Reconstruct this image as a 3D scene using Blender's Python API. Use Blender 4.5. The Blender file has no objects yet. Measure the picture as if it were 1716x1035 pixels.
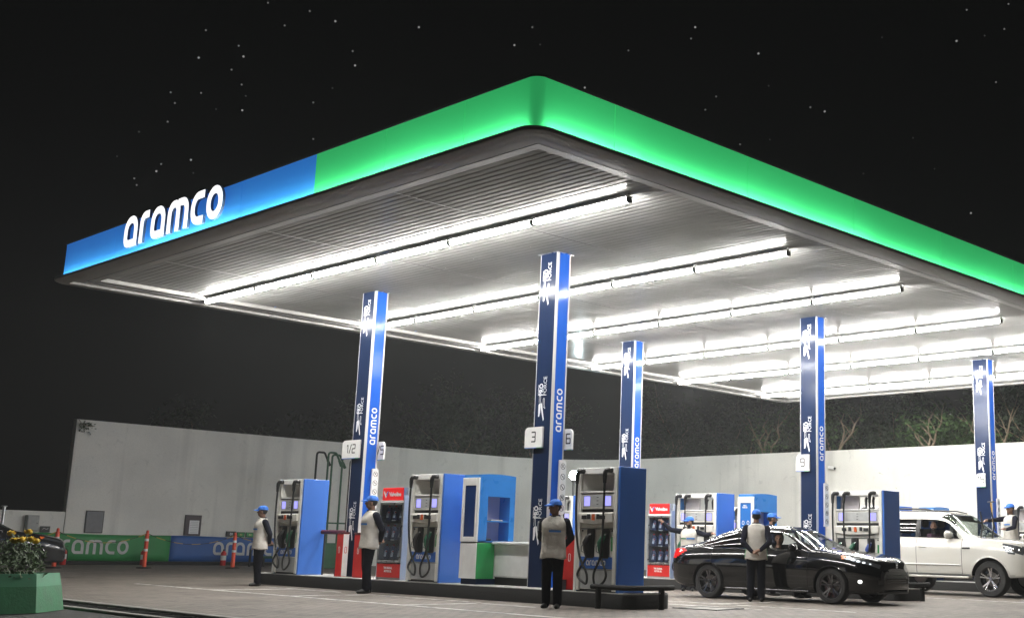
import bpy, bmesh, math, random
from mathutils import Vector, Matrix, Euler
R = math.radians
random.seed(7)
S = bpy.context.scene
COL = S.collection

# ------------------------------------------------------------------ camera, sky, exposure
cam = bpy.data.cameras.new('camera'); camo = bpy.data.objects.new('camera', cam); COL.objects.link(camo)
cam.sensor_width = 36; cam.lens = 2039.1 / 1716 * 36
cam.shift_x = (858 - 1109.1) / 1716; cam.shift_y = (482.9 - 517.5) / 1716
cam.clip_start = .1; cam.clip_end = 4000
_r = Vector((.67641, -.73621, .02140)); _u = Vector((-.16722, -.12521, .97794)); _f = Vector((.71729, .66507, .20780))
camo.matrix_world = Matrix(((_r.x, _u.x, -_f.x, -14.374), (_r.y, _u.y, -_f.y, -15.915), (_r.z, _u.z, -_f.z, .953), (0, 0, 0, 1)))
S.camera = camo
W = bpy.data.worlds.new('World'); S.world = W; W.use_nodes = True
_bg = W.node_tree.nodes['Background']; _bg.inputs[0].default_value = (.0034, .0035, .0035, 1); _bg.inputs[1].default_value = 1.0
S.view_settings.view_transform = 'Standard'; S.view_settings.look = 'None'; S.view_settings.gamma = 1
S.view_settings.use_curve_mapping = False; S.view_settings.exposure = 0
S.render.engine = 'CYCLES'
S.cycles.use_denoising = True
S.cycles.max_bounces = 8; S.cycles.diffuse_bounces = 4; S.cycles.glossy_bounces = 4
S.cycles.transparent_max_bounces = 16; S.cycles.transmission_bounces = 4
S.cycles.sample_clamp_indirect = 6; S.cycles.caustics_reflective = False; S.cycles.caustics_refractive = False
S.cycles.use_light_tree = True

TUBE_L = 215      # radiance of the fluorescent tubes

# ------------------------------------------------------------------ materials
MATS = {}
def mat(name, col, rough=.5, metal=0, var=0, vscale=8, bump=0, bscale=60, emit=0, ecol=None, coat=0, spec=.5, streak=None):
    """principled material; var: uneven tint, bump: fine relief, streak: stretch of the unevenness (x,y,z)"""
    if name in MATS: return MATS[name]
    m = bpy.data.materials.new(name); m.use_nodes = True; nt = m.node_tree; N = nt.nodes; L = nt.links
    b = N['Principled BSDF']
    b.inputs['Base Color'].default_value = (*col, 1); b.inputs['Roughness'].default_value = rough
    b.inputs['Metallic'].default_value = metal; b.inputs['Specular IOR Level'].default_value = spec
    if coat: b.inputs['Coat Weight'].default_value = coat; b.inputs['Coat Roughness'].default_value = .06
    if emit:
        b.inputs['Emission Color'].default_value = (*(ecol or col), 1); b.inputs['Emission Strength'].default_value = emit
    if var or bump:
        tc = N.new('ShaderNodeTexCoord'); mp = N.new('ShaderNodeMapping'); L.new(tc.outputs['Object'], mp.inputs[0])
        if streak: mp.inputs['Scale'].default_value = streak
    if var:
        n = N.new('ShaderNodeTexNoise'); n.inputs['Scale'].default_value = vscale; n.inputs['Detail'].default_value = 6
        L.new(mp.outputs[0], n.inputs['Vector'])
        mr = N.new('ShaderNodeMapRange'); mr.inputs['From Min'].default_value = .3; mr.inputs['From Max'].default_value = .7
        mr.inputs['To Min'].default_value = 1 - var; mr.inputs['To Max'].default_value = 1 + var
        L.new(n.outputs['Fac'], mr.inputs['Value'])
        mx = N.new('ShaderNodeVectorMath'); mx.operation = 'SCALE'; mx.inputs[0].default_value = col
        L.new(mr.outputs[0], mx.inputs['Scale']); L.new(mx.outputs[0], b.inputs['Base Color'])
        mr2 = N.new('ShaderNodeMapRange'); mr2.inputs['To Min'].default_value = max(.02, rough - .1); mr2.inputs['To Max'].default_value = min(1, rough + .1)
        L.new(n.outputs['Fac'], mr2.inputs['Value']); L.new(mr2.outputs[0], b.inputs['Roughness'])
    if bump:
        n2 = N.new('ShaderNodeTexNoise'); n2.inputs['Scale'].default_value = bscale; n2.inputs['Detail'].default_value = 4
        L.new(mp.outputs[0], n2.inputs['Vector'])
        bp = N.new('ShaderNodeBump'); bp.inputs['Strength'].default_value = bump; bp.inputs['Distance'].default_value = .02
        L.new(n2.outputs['Fac'], bp.inputs['Height']); L.new(bp.outputs[0], b.inputs['Normal'])
    MATS[name] = m; return m
def glass(name, tint=(.8, .85, .85), rough=.02, reflect=1.0):
    """thin sheet glass: tinted see-through plus a Fresnel mirror"""
    if name in MATS: return MATS[name]
    m = bpy.data.materials.new(name); m.use_nodes = True; nt = m.node_tree; N = nt.nodes; L = nt.links
    N.remove(N['Principled BSDF'])
    t = N.new('ShaderNodeBsdfTransparent'); t.inputs[0].default_value = (*tint, 1)
    g = N.new('ShaderNodeBsdfGlossy'); g.inputs[0].default_value = (reflect, reflect, reflect, 1); g.inputs['Roughness'].default_value = rough
    lw = N.new('ShaderNodeLayerWeight'); lw.inputs[0].default_value = .5
    pw = N.new('ShaderNodeMath'); pw.operation = 'POWER'; pw.inputs[1].default_value = 4; L.new(lw.outputs['Facing'], pw.inputs[0])
    f = N.new('ShaderNodeMath'); f.operation = 'MULTIPLY_ADD'; f.inputs[1].default_value = .92; f.inputs[2].default_value = .045; L.new(pw.outputs[0], f.inputs[0])
    mx = N.new('ShaderNodeMixShader'); L.new(f.outputs[0], mx.inputs[0]); L.new(t.outputs[0], mx.inputs[1]); L.new(g.outputs[0], mx.inputs[2])
    L.new(mx.outputs[0], N['Material Output'].inputs[0])
    MATS[name] = m; return m

WHITE = mat('white powder coat', (.80, .80, .785), .35, var=.06, vscale=5)
OFFW = mat('warm white enamel', (.78, .765, .71), .38, var=.08, vscale=6)
GREYP = mat('light grey panel', (.42, .43, .43), .45, var=.12, vscale=7)
SILVER = mat('brushed aluminium', (.62, .63, .64), .3, 1, var=.1, vscale=12)
BLACKP = mat('black plastic', (.012, .012, .013), .42, var=.3, vscale=30)
RUBBER = mat('black rubber', (.010, .010, .010), .6)
BLUE = mat('royal blue vinyl', (.040, .150, .53), .36, var=.02, vscale=3, coat=.15)
BLUE2 = mat('sky blue laminate', (.03, .20, .56), .3, var=.06, vscale=4, coat=.2)
NAVY = mat('navy vinyl', (.010, .020, .055), .13, var=.05, vscale=2, bump=.03, bscale=2.2, spec=.16)
COLBLUE = mat('column blue vinyl', (.018, .105, .50), .12, var=.04, vscale=2, bump=.07, bscale=3.5, spec=.16)
GREEN = mat('signal green', (.02, .26, .07), .4, var=.08)
DGREEN = mat('dark green paint', (.008, .075, .03), .45, var=.15)
RED = mat('signal red', (.55, .022, .020), .32, var=.08, coat=.3)
DRED = mat('maroon paint', (.10, .012, .014), .5, var=.2)
KERBBLACK = mat('black kerb paint', (.008, .008, .0078), .8, var=.35, vscale=5, bump=.3, bscale=40)
KERBTOP = mat('worn white kerb top', (.38, .375, .36), .8, var=.25, vscale=4, bump=.2)
INK = mat('black print', (.012, .012, .014), .5)
WINK = mat('white print', (.78, .79, .80), .4)

# ------------------------------------------------------------------ mesh helpers
class MB:
    def __init__(s): s.v = []; s.f = []; s.m = []; s.cur = 0
    def quad_grid(s, P, closed_u=False, closed_v=False, flip=False):
        nu = len(P); nv = len(P[0]); o = len(s.v)
        for row in P: s.v += [tuple(q) for q in row]
        for i in range(nu - (0 if closed_u else 1)):
            for j in range(nv - (0 if closed_v else 1)):
                a = o + i * nv + j; b = o + i * nv + (j + 1) % nv; i2 = (i + 1) % nu
                c = o + i2 * nv + (j + 1) % nv; d = o + i2 * nv + j
                s.f.append((a, d, c, b) if flip else (a, b, c, d)); s.m.append(s.cur)
        return s
    def poly(s, pts):
        o = len(s.v); s.v += [tuple(p) for p in pts]; s.f.append(tuple(range(o, o + len(pts)))); s.m.append(s.cur); return s
    def box(s, x0, x1, y0, y1, z0, z1, b=0):
        if x0 > x1: x0, x1 = x1, x0
        if y0 > y1: y0, y1 = y1, y0
        if z0 > z1: z0, z1 = z1, z0
        o = len(s.v)
        if not b:
            s.v += [(x, y, z) for z in (z0, z1) for y in (y0, y1) for x in (x0, x1)]
            F = [(0, 2, 3, 1), (4, 5, 7, 6), (0, 1, 5, 4), (2, 6, 7, 3), (0, 4, 6, 2), (1, 3, 7, 5)]
            s.f += [tuple(o + i for i in f) for f in F]; s.m += [s.cur] * 6; return s
        b = min(b, (x1 - x0) * .45, (y1 - y0) * .45, (z1 - z0) * .45)
        X = (x0, x1); Y = (y0, y1); Z = (z0, z1); sg = (1, -1)
        idx = {}
        for k in range(2):
            for j in range(2):
                for i in range(2):
                    c = (X[i], Y[j], Z[k]); d = (sg[i] * b, sg[j] * b, sg[k] * b)
                    for a in range(3):       # a: the axis along which the vertex stays on its face
                        q = [c[t] + (0 if t == a else d[t]) for t in range(3)]
                        idx[(i, j, k, a)] = len(s.v); s.v.append(tuple(q))
        def add(f): s.f.append(tuple(f)); s.m.append(s.cur)
        for a in range(3):
            o1, o2 = [t for t in range(3) if t != a]
            for e in range(2):
                ring = []
                for (p, q) in ((0, 0), (1, 0), (1, 1), (0, 1)):
                    c = [0, 0, 0]; c[a] = e; c[o1] = p; c[o2] = q; ring.append(idx[(*c, a)])
                add(ring)
            for p in range(2):
                for q in range(2):
                    def I(e, ax):
                        c = [0, 0, 0]; c[a] = e; c[o1] = p; c[o2] = q; return idx[(*c, ax)]
                    add((I(0, o1), I(1, o1), I(1, o2), I(0, o2)))
        for k in range(2):
            for j in range(2):
                for i in range(2): add(tuple(idx[(i, j, k, a)] for a in range(3)))
        return s
    def tube(s, path, r, n=8, caps=True, closed=False):
        path = [Vector(p) for p in path]; rr = r if isinstance(r, (list, tuple)) else [r] * len(path)
        rows = []; up = None
        for i, p in enumerate(path):
            if closed: t = (path[(i + 1) % len(path)] - path[i - 1])
            else: t = path[min(i + 1, len(path) - 1)] - path[max(i - 1, 0)]
            t.normalize()
            if up is None:
                up = Vector((0, 0, 1)) if abs(t.z) < .9 else Vector((1, 0, 0))
            a = t.cross(up)
            if a.length < 1e-4: a = t.orthogonal()
            a.normalize(); b = a.cross(t); b.normalize(); up = b
            rows.append([p + (a * math.cos(2 * math.pi * k / n) + b * math.sin(2 * math.pi * k / n)) * rr[i] for k in range(n)])
        o = len(s.v); s.quad_grid(rows, closed_u=closed, closed_v=True)
        if caps and not closed:
            s.f.append(tuple(o + k for k in range(n))[::-1]); s.m.append(s.cur)
            e = o + (len(rows) - 1) * n; s.f.append(tuple(e + k for k in range(n))); s.m.append(s.cur)
        return s
    def prism(s, pts, fn, d0, d1):
        """2-D outline pts, extruded from d0 to d1; fn(a, b, d) gives the 3-D point"""
        o = len(s.v); n = len(pts)
        s.v += [tuple(fn(a, b, d0)) for a, b in pts] + [tuple(fn(a, b, d1)) for a, b in pts]
        s.f.append(tuple(o + i for i in range(n))[::-1]); s.f.append(tuple(o + n + i for i in range(n))); s.m += [s.cur] * 2
        for i in range(n):
            j = (i + 1) % n; s.f.append((o + i, o + j, o + n + j, o + n + i)); s.m.append(s.cur)
        return s
    def ell(s, c, r, n=14, m=10, M=None):
        rows = []
        for i in range(m + 1):
            a = -math.pi / 2 + math.pi * i / m; ca = max(math.cos(a), .02)
            row = []
            for k in range(n):
                q = Vector((r[0] * ca * math.cos(2 * math.pi * k / n), r[1] * ca * math.sin(2 * math.pi * k / n), r[2] * math.sin(a)))
                if M: q = M @ q
                row.append(Vector(c) + q)
            rows.append(row)
        o = len(s.v); s.quad_grid(rows, closed_v=True)
        s.f.append(tuple(o + k for k in range(n))[::-1]); e = o + m * n; s.f.append(tuple(e + k for k in range(n))); s.m += [s.cur] * 2
        return s
    def mesh(s, name, mats, smooth=False):
        me = bpy.data.meshes.new(name); me.from_pydata(s.v, [], s.f)
        for m in (mats if isinstance(mats, (list, tuple)) else [mats]): me.materials.append(m)
        if any(s.m): me.polygons.foreach_set('material_index', s.m)
        if smooth:
            me.polygons.foreach_set('use_smooth', [True] * len(me.polygons))
        bm = bmesh.new(); bm.from_mesh(me); bmesh.ops.remove_doubles(bm, verts=bm.verts, dist=1e-5)
        bmesh.ops.recalc_face_normals(bm, faces=bm.faces)
        if smooth is not True and smooth:
            for e in bm.edges:
                if len(e.link_faces) == 2 and e.calc_face_angle(0) > smooth: e.smooth = False
        bm.to_mesh(me); bm.free(); me.update(); return me
    def build(s, name, mats, parent=None, smooth=False):
        o = bpy.data.objects.new(name, s.mesh(name, mats, smooth)); COL.objects.link(o)
        if parent: o.parent = parent
        return o
def B(name, m, parent, x0, x1, y0, y1, z0, z1, b=0):
    return MB().box(x0, x1, y0, y1, z0, z1, b).build(name, m, parent)
def tag(o, label, cat, group=None):
    o['label'] = label; o['category'] = cat
    if group: o['group'] = group
    return o
def struct(o): o['kind'] = 'structure'; return o
def thing(name, label, cat, loc=(0, 0, 0), rz=0, group=None):
    o = bpy.data.objects.new(name, None); COL.objects.link(o); o.location = loc; o.rotation_euler = (0, 0, rz); o.empty_display_size = .1
    return tag(o, label, cat, group)
def copy_tree(o, parent=None):
    c = o.copy(); COL.objects.link(c); c.parent = parent
    for ch in o.children: copy_tree(ch, c)
    return c
def dup(o, loc, rz, label, group=None):
    c = copy_tree(o); c.location = loc; c.rotation_euler = (0, 0, rz); c['label'] = label
    if group: c['group'] = group
    return c
SM = R(35)

# ------------------------------------------------------------------ lettering
def arc_path(pts, rads, closed=False, n=7):
    """polyline with rounded corners"""
    out = []; k = len(pts)
    for i, p in enumerate(pts):
        r = rads[i] if isinstance(rads, (list, tuple)) else rads
        if (not closed and i in (0, k - 1)) or r <= 0: out.append(p); continue
        a = Vector(pts[i - 1]) - Vector(p); b = Vector(pts[(i + 1) % k]) - Vector(p); p = Vector(p)
        la, lb = a.length, b.length; a.normalize(); b.normalize()
        ang = a.angle(b); d = min(r / math.tan(ang / 2), la * .499, lb * .499); rr = d * math.tan(ang / 2)
        c = p + (a + b).normalized() * (rr / math.sin(ang / 2)); s0 = p + a * d - c; s1 = p + b * d - c
        a0 = math.atan2(s0.y, s0.x); a1 = math.atan2(s1.y, s1.x); da = (a1 - a0 + math.pi) % (2 * math.pi) - math.pi
        for j in range(n + 1):
            t = a0 + da * j / n; out.append((c.x + rr * math.cos(t), c.y + rr * math.sin(t)))
    return out
def ribbon(mb, pts, w, fn, d0, d1, closed=False):
    P = [Vector(p[:2]) for p in pts]; n = len(P); Lf = []; Rt = []
    for i in range(n):
        a = P[i] - P[i - 1] if (closed or i > 0) else P[1] - P[0]
        b = P[(i + 1) % n] - P[i] if (closed or i < n - 1) else a
        if a.length < 1e-9: a = b
        if b.length < 1e-9: b = a
        a = a.normalized(); b = b.normalized(); na = Vector((-a.y, a.x)); nb = Vector((-b.y, b.x))
        m = na + nb
        if m.length < 1e-6: m = na
        m.normalize(); k = w / 2 / max(.4, m.dot(na)); Lf.append(P[i] + m * k); Rt.append(P[i] - m * k)
    rows = [[fn(q.x, q.y, d0) for q in Lf], [fn(q.x, q.y, d1) for q in Lf], [fn(q.x, q.y, d1) for q in Rt], [fn(q.x, q.y, d0) for q in Rt]]
    mb.quad_grid(rows, closed_u=True, closed_v=closed)
    if not closed:
        for e in (0, n - 1):
            mb.poly([rows[i][e] for i in range(4)])
ST = .215                                      # stroke of the wordmark, x-height = 1
def word_letters():
    h = ST / 2; t = 1 - h; r = .40
    A = [(arc_path([(.86, h), (.86, t), (h, t), (h, h)], [0, .30, .36, .30], True), True)]
    A = [(arc_path([(.86 , h), (.86, t), (h, t), (h, h)], [.0, .34, .36, .22], True), True)]
    Rr = [(arc_path([(h, 0), (h, t), (.62, t)], [0, .38, 0]), False)]
    Mm = [(arc_path([(h, 0), (h, t), (.70, t), (.70, 0)], [0, .30, .24, 0]), False), (arc_path([(.66, t), (1.28, t), (1.28, 0)], [0, .30, 0]), False)]
    Cc = [(arc_path([(.82, t), (h, t), (h, h), (.82, h)], [0, .42, .42, 0]), False)]
    O = [(arc_path([(h, h), (.86, h), (.86, t), (h, t)], .38, True), True)]
    return [(A, .98), (Rr, .62), (A, .98), (Mm, 1.40), (Cc, .82), (O, .98)]
def wordmark(fn, height, width, d0, d1, lit=False):
    """yields one MB per letter; the word is centred on (0,0) of fn(a,b,d)"""
    LT = word_letters(); gap = .21; tot = sum(w for _, w in LT) + gap * (len(LT) - 1); sx = width / tot; x = -tot / 2; out = []
    for strokes, w in LT:
        mb = MB()
        for k, (pts, cl) in enumerate(strokes):
            ribbon(mb, [((x + px) * sx, (py - .5) * height) for px, py in pts], ST * (1.2 if lit else 1) * (sx + height) / 2, fn, d0 - k * .0007, d1 + k * .0007, cl)
            if lit:
                mb.cur = 1; ribbon(mb, [((x + px) * sx, (py - .5) * height) for px, py in pts], ST * 1.2 * (sx + height) / 2 - .008, fn, d1 + k * .0007 + .001, d1 + k * .0007 + .004, cl); mb.cur = 0
        out.append(mb); x += w + gap
    return out
def text_mb(mb, txt, size, fn, d0, d1, width=None, bold=0):
    """built-in sans lettering centred on (0,0)"""
    cu = bpy.data.curves.new('t', 'FONT'); cu.body = txt; cu.size = size; cu.align_x = 'CENTER'; cu.align_y = 'CENTER'; cu.resolution_u = 2; cu.offset = bold
    o = bpy.data.objects.new('t', cu); COL.objects.link(o)
    dg = bpy.context.evaluated_depsgraph_get(); me = bpy.data.meshes.new_from_object(o.evaluated_get(dg))
    vs = [v.co.copy() for v in me.vertices]
    if vs:
        cy = (max(v.y for v in vs) + min(v.y for v in vs)) / 2; cx = (max(v.x for v in vs) + min(v.x for v in vs)) / 2
        k = width / (max(v.x for v in vs) - min(v.x for v in vs)) if width else 1
        of = len(mb.v); mb.v += [tuple(fn((v.x - cx) * k, v.y - cy, d1)) for v in vs]
        for p in me.polygons: mb.f.append(tuple(of + i for i in p.vertices)); mb.m.append(mb.cur)
    bpy.data.objects.remove(o); bpy.data.curves.remove(cu); bpy.data.meshes.remove(me)
    return mb
# ------------------------------------------------------------------ ground, road, gutter
def paver_mat():
    m = bpy.data.materials.new('concrete block paving'); m.use_nodes = True; nt = m.node_tree; N = nt.nodes; L = nt.links; b = N['Principled BSDF']
    tc = N.new('ShaderNodeTexCoord'); br = N.new('ShaderNodeTexBrick'); L.new(tc.outputs['Object'], br.inputs['Vector'])
    br.inputs['Scale'].default_value = 1; br.inputs['Brick Width'].default_value = .23; br.inputs['Row Height'].default_value = .115
    br.inputs['Mortar Size'].default_value = .011; br.inputs['Mortar Smooth'].default_value = .3; br.inputs['Bias'].default_value = 0
    br.inputs['Color1'].default_value = (.148, .126, .106, 1); br.inputs['Color2'].default_value = (.208, .178, .152, 1); br.inputs['Mortar'].default_value = (.07, .062, .055, 1)
    n = N.new('ShaderNodeTexNoise'); n.inputs['Scale'].default_value = .55; n.inputs['Detail'].default_value = 9; n.inputs['Roughness'].default_value = .62; L.new(tc.outputs['Object'], n.inputs['Vector'])
    r = N.new('ShaderNodeMapRange'); r.inputs['From Min'].default_value = .3; r.inputs['From Max'].default_value = .7; r.inputs['To Min'].default_value = .72; r.inputs['To Max'].default_value = 1.22; L.new(n.outputs['Fac'], r.inputs['Value'])
    n3 = N.new('ShaderNodeTexNoise'); n3.inputs['Scale'].default_value = 3.2; n3.inputs['Detail'].default_value = 5; L.new(tc.outputs['Object'], n3.inputs['Vector'])
    cr = N.new('ShaderNodeMapRange'); cr.inputs['From Min'].default_value = .57; cr.inputs['From Max'].default_value = .70; cr.inputs['To Min'].default_value = 1; cr.inputs['To Max'].default_value = .45; L.new(n3.outputs['Fac'], cr.inputs['Value'])
    mm = N.new('ShaderNodeMath'); mm.operation = 'MULTIPLY'; L.new(r.outputs[0], mm.inputs[0]); L.new(cr.outputs[0], mm.inputs[1])
    mx = N.new('ShaderNodeVectorMath'); mx.operation = 'SCALE'; L.new(br.outputs['Color'], mx.inputs[0]); L.new(mm.outputs[0], mx.inputs['Scale']); L.new(mx.outputs[0], b.inputs['Base Color'])
    b.inputs['Roughness'].default_value = .72
    n2 = N.new('ShaderNodeTexNoise'); n2.inputs['Scale'].default_value = 45; L.new(tc.outputs['Object'], n2.inputs['Vector'])
    ad = N.new('ShaderNodeMath'); ad.operation = 'MULTIPLY_ADD'; ad.inputs[1].default_value = -1.2; L.new(br.outputs['Fac'], ad.inputs[0]); L.new(n2.outputs['Fac'], ad.inputs[2])
    bp = N.new('ShaderNodeBump'); bp.inputs['Strength'].default_value = .5; bp.inputs['Distance'].default_value = .008; L.new(ad.outputs[0], bp.inputs['Height']); L.new(bp.outputs[0], b.inputs['Normal'])
    return m
ASPHALT = mat('asphalt', (.055, .057, .052), .85, var=.35, vscale=3, bump=.5, bscale=90)
EARTH = mat('dark earth', (.03, .028, .02), .95, var=.4, vscale=.7)
CONC = mat('concrete', (.30, .29, .27), .8, var=.2, vscale=4, bump=.25, bscale=60)
def plaster_mat():
    m = bpy.data.materials.new('weathered painted plaster'); m.use_nodes = True; nt = m.node_tree; N = nt.nodes; L = nt.links; b = N['Principled BSDF']; b.inputs['Roughness'].default_value = .78
    tc = N.new('ShaderNodeTexCoord')
    def noise(scale, st, det, f0, f1, t0, t1, dist=0):
        mp = N.new('ShaderNodeMapping'); mp.inputs['Scale'].default_value = st; L.new(tc.outputs['Object'], mp.inputs[0])
        n = N.new('ShaderNodeTexNoise'); n.inputs['Scale'].default_value = scale; n.inputs['Detail'].default_value = det; n.inputs['Distortion'].default_value = dist; L.new(mp.outputs[0], n.inputs['Vector'])
        r = N.new('ShaderNodeMapRange'); r.inputs['From Min'].default_value = f0; r.inputs['From Max'].default_value = f1; r.inputs['To Min'].default_value = t0; r.inputs['To Max'].default_value = t1; L.new(n.outputs['Fac'], r.inputs['Value']); return r.outputs[0]
    def mul(a, c):
        q = N.new('ShaderNodeMath'); q.operation = 'MULTIPLY'; L.new(a, q.inputs[0]); L.new(c, q.inputs[1]); return q.outputs[0]
    v = mul(mul(noise(.45, (1, 1, 1), 7, .3, .7, .86, 1.08), noise(1.6, (1, 1, .05), 5, .56, .74, 1, .80)), mul(noise(2.5, (1, 1, 1), 8, .62, .72, 1, .88, 1.5), noise(26, (1, 1, 1), 3, .3, .7, .97, 1.03)))
    mx = N.new('ShaderNodeVectorMath'); mx.operation = 'SCALE'; mx.inputs[0].default_value = (.82, .805, .755); L.new(v, mx.inputs['Scale']); L.new(mx.outputs[0], b.inputs['Base Color'])
    n2 = N.new('ShaderNodeTexNoise'); n2.inputs['Scale'].default_value = 22; n2.inputs['Detail'].default_value = 5; L.new(tc.outputs['Object'], n2.inputs['Vector'])
    bp = N.new('ShaderNodeBump'); bp.inputs['Strength'].default_value = .2; bp.inputs['Distance'].default_value = .02; L.new(n2.outputs['Fac'], bp.inputs['Height']); L.new(bp.outputs[0], b.inputs['Normal'])
    return m
PLASTER = plaster_mat()
LINEW = mat('road paint', (.55, .54, .51), .7, var=.55, vscale=5)

g = struct(B('ground', EARTH, None, -900, 900, -900, 900, -.5, -.06))
fc = struct(B('forecourt_paving', paver_mat(), None, -6.55, 23.9, -60, 25.3, -.055, 0))
fc2 = struct(B('yard_paving', CONC, None, -40, -6.9, 3.2, 25.3, -.055, -.012))
rd = struct(B('road', ASPHALT, None, -60, -7.36, -60, 3.1, -.055, -.03))
gt = struct(MB().box(-7.34, -6.57, -60, 3.6, -.054, -.05).build('gutter', BLACKP))
m = MB(); m.box(-6.72, -6.56, -60, 3.7, -.05, .012, .012); m.build('kerb_edge', CONC, gt)
m = MB(); m.box(-7.34, -7.20, -60, 3.5, -.05, .004, .012); m.build('kerb_edge', CONC, gt)
for i in range(26):
    B('grating_bar', KERBBLACK, gt, -7.18, -6.74, 3.1 - i * .32, 3.1 - i * .32 + .06, -.04, -.012)
# bay markings painted on the paving
for (x0, x1, y0, y1) in ((-2.93, -2.83, -5.2, 9.1), (-1.27, -1.19, .5, 3.3), (-2.83, -1.2, 3.25, 3.34), (-2.83, -1.2, 5.9, 6.0), (-1.4, -1.32, -1.3, .1), (-2.83, -1.35, .0, .09), (-1.2, -1.12, 4.4, 7.3),
                         (1.6, 1.68, -3.4, -.2), (2.5, 2.58, -4.6, 5.5), (2.58, 4.2, -1.75, -1.66), (9.6, 9.68, -6, 6)):
    struct_line = B('painted_line', LINEW, fc, x0, x1, y0, y1, .001, .004)
# flush access cover with a dark frame
mh = thing('access_cover', 'square steel access cover set flush in the paving before the black sedan', 'manhole cover', (1.1, -2.75, 0), R(8))
m = MB()
for a in ((-.42, .42, -.42, -.37), (-.42, .42, .37, .42), (-.42, -.37, -.37, .37), (.37, .42, -.37, .37)): m.box(*a, .001, .012)
m.build('frame', BLACKP, mh); B('lid', CONC, mh, -.36, .36, -.36, .36, .001, .007); B('lifting_slot', BLACKP, mh, .1, .2, -.05, .05, .007, .009)

# ------------------------------------------------------------------ boundary walls
def wall_loop(off):
    p = [(2.05, 25.4 + off)]; p += [(19.5, 25.4 + off)]
    for k in range(1, 13):
        a = math.pi / 2 * (1 - k / 13.0); p.append((19.5 + (4.5 + off) * math.cos(a), 20.9 + (4.5 + off) * math.sin(a)))
    p += [(24 + off, 20.9), (24 + off, -25)]
    return p
pi_, po = wall_loop(0), wall_loop(.25)
m = MB(); m.quad_grid([[(x, y, -.05) for x, y in pi_], [(x, y, 4.66) for x, y in pi_], [(x, y, 4.66) for x, y in po], [(x, y, -.05) for x, y in po]], closed_u=True)
for e in (0, -1): m.poly([(*pi_[e], -.05), (*pi_[e], 4.66), (*po[e], 4.66), (*po[e], -.05)])
bw = tag(m.build('boundary_wall', PLASTER, None, SM), 'tall pale plastered boundary wall curving round behind the forecourt', 'wall')
lw = tag(B('low_wall', PLASTER, None, -30, 2.04, 25.42, 25.66, -.05, 1.66, .01), 'low pale wall continuing beside the electrical box, below the black sky', 'wall')

# ------------------------------------------------------------------ canopy
NX, NY, LX, LY = -4.842, -4.853, 24.59, 14.64
X1, Y1 = NX + LX, NY + LY
def loop(o, r=.16, n=9):
    r = max(r, .02 - o); rr = r + o; P = []
    for cx, cy, a0 in ((X1, Y1, 0), (NX, Y1, 90), (NX, NY, 180), (X1, NY, 270)):
        sx = -1 if cx == X1 else 1; sy = -1 if cy == Y1 else 1
        cc = (cx + sx * r, cy + sy * r)
        for k in range(n + 1):
            a = R(a0 + 90 * k / n); P.append((cc[0] + rr * math.cos(a), cc[1] + rr * math.sin(a)))
    return P
def sweep(m, prof):
    m.quad_grid([[(x, y, z) for x, y in loop(o)] for o, z in prof], closed_v=True)
def facade_mat(name, col, base, emit):
    return mat(name, col, .35, emit=emit, ecol=base, spec=.3)
FGREEN = facade_mat('backlit green fascia', (.07, .74, .23), (.018, .27, .078), 1.0)
FBLUE = facade_mat('backlit blue fascia', (.06, .40, .90), (.012, .088, .36), .9)
LED = mat('led strip', (.9, .9, .9), .5, emit=34, ecol=(.90, 1.0, .95))
METALDK = mat('grey painted steel trim', (.22, .215, .205), .5, .1, var=.12, vscale=3)
SOFF = mat('ribbed aluminium soffit', (.25, .25, .244), .16, 0, var=.07, spec=.006, vscale=1.2)
cn = thing('canopy', 'large forecourt canopy with glowing green and blue fascia and ribbed metal soffit', 'canopy', (0, 0, 0))
m = MB(); sweep(m, [(-.02, 6.028), (.104, 6.028), (.107, 6.062), (.14, 6.064), (.152, 6.045), (.14, 6.01), (.08, 5.985), (-.14, 5.985), (-.155, 6.03), (-.37, 6.03)]); m.build('lip', METALDK, cn, SM)
m = MB(); sweep(m, [(-.365, 6.03), (-.368, 6.09), (-.402, 6.09), (-.405, 6.04)]); m.build('groove', BLACKP, cn)
m = MB(); sweep(m, [(-.404, 6.042), (-.575, 6.046), (-.58, 6.13)]); m.build('border_trim', METALDK, cn, SM)
# fascia panels, split where the photo shows joints
def fascia(pts, mt):
    rows = [[(x, y, z) for x, y in pts] for z in (6.03, 6.768)]
    inn = []
    for i, (x, y) in enumerate(pts):
        cx, cy = (NX + X1) / 2, (NY + Y1) / 2
        dx = .03 if x < NX + 1 else (-.03 if x > X1 - 1 else 0); dy = .03 if y < NY + 1 else (-.03 if y > Y1 - 1 else 0)
        inn.append((x + dx, y + dy))
    rows += [[(x, y, z) for x, y in inn] for z in (6.768, 6.03)]
    m = MB(); m.quad_grid(rows, closed_u=True)
    for e in (0, -1): m.poly([r[e] for r in rows])
    m.build('fascia_panel', mt, cn, SM)
gp = .004
LP = loop(0)
corner = [LP[i] for i in range(20, 30)]                         # near corner, from the -x face to the -y face
def seg(a, b, fix, axis, mt):
    n = 6; pts = [(fix, a + (b - a) * k / n) if axis == 'y' else (a + (b - a) * k / n, fix) for k in range(n + 1)]; fascia(pts, mt)
ys = [Y1 - .16, 7.3, 4.8, 2.5, .25]
for a, b in zip(ys[:-1], ys[1:]): seg(a - gp, b + gp, NX, 'y', FBLUE)
ys = [.25, -1.6, -3.4]
for a, b in zip(ys[:-1], ys[1:]): seg(a - gp, b + gp, NX, 'y', FGREEN)
fascia([(NX, -3.4 - gp), (NX, -3.9), (NX, -4.4)] + corner + [(NX + .5, NY), (NX + 1.4 - gp, NY)], FGREEN)
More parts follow.
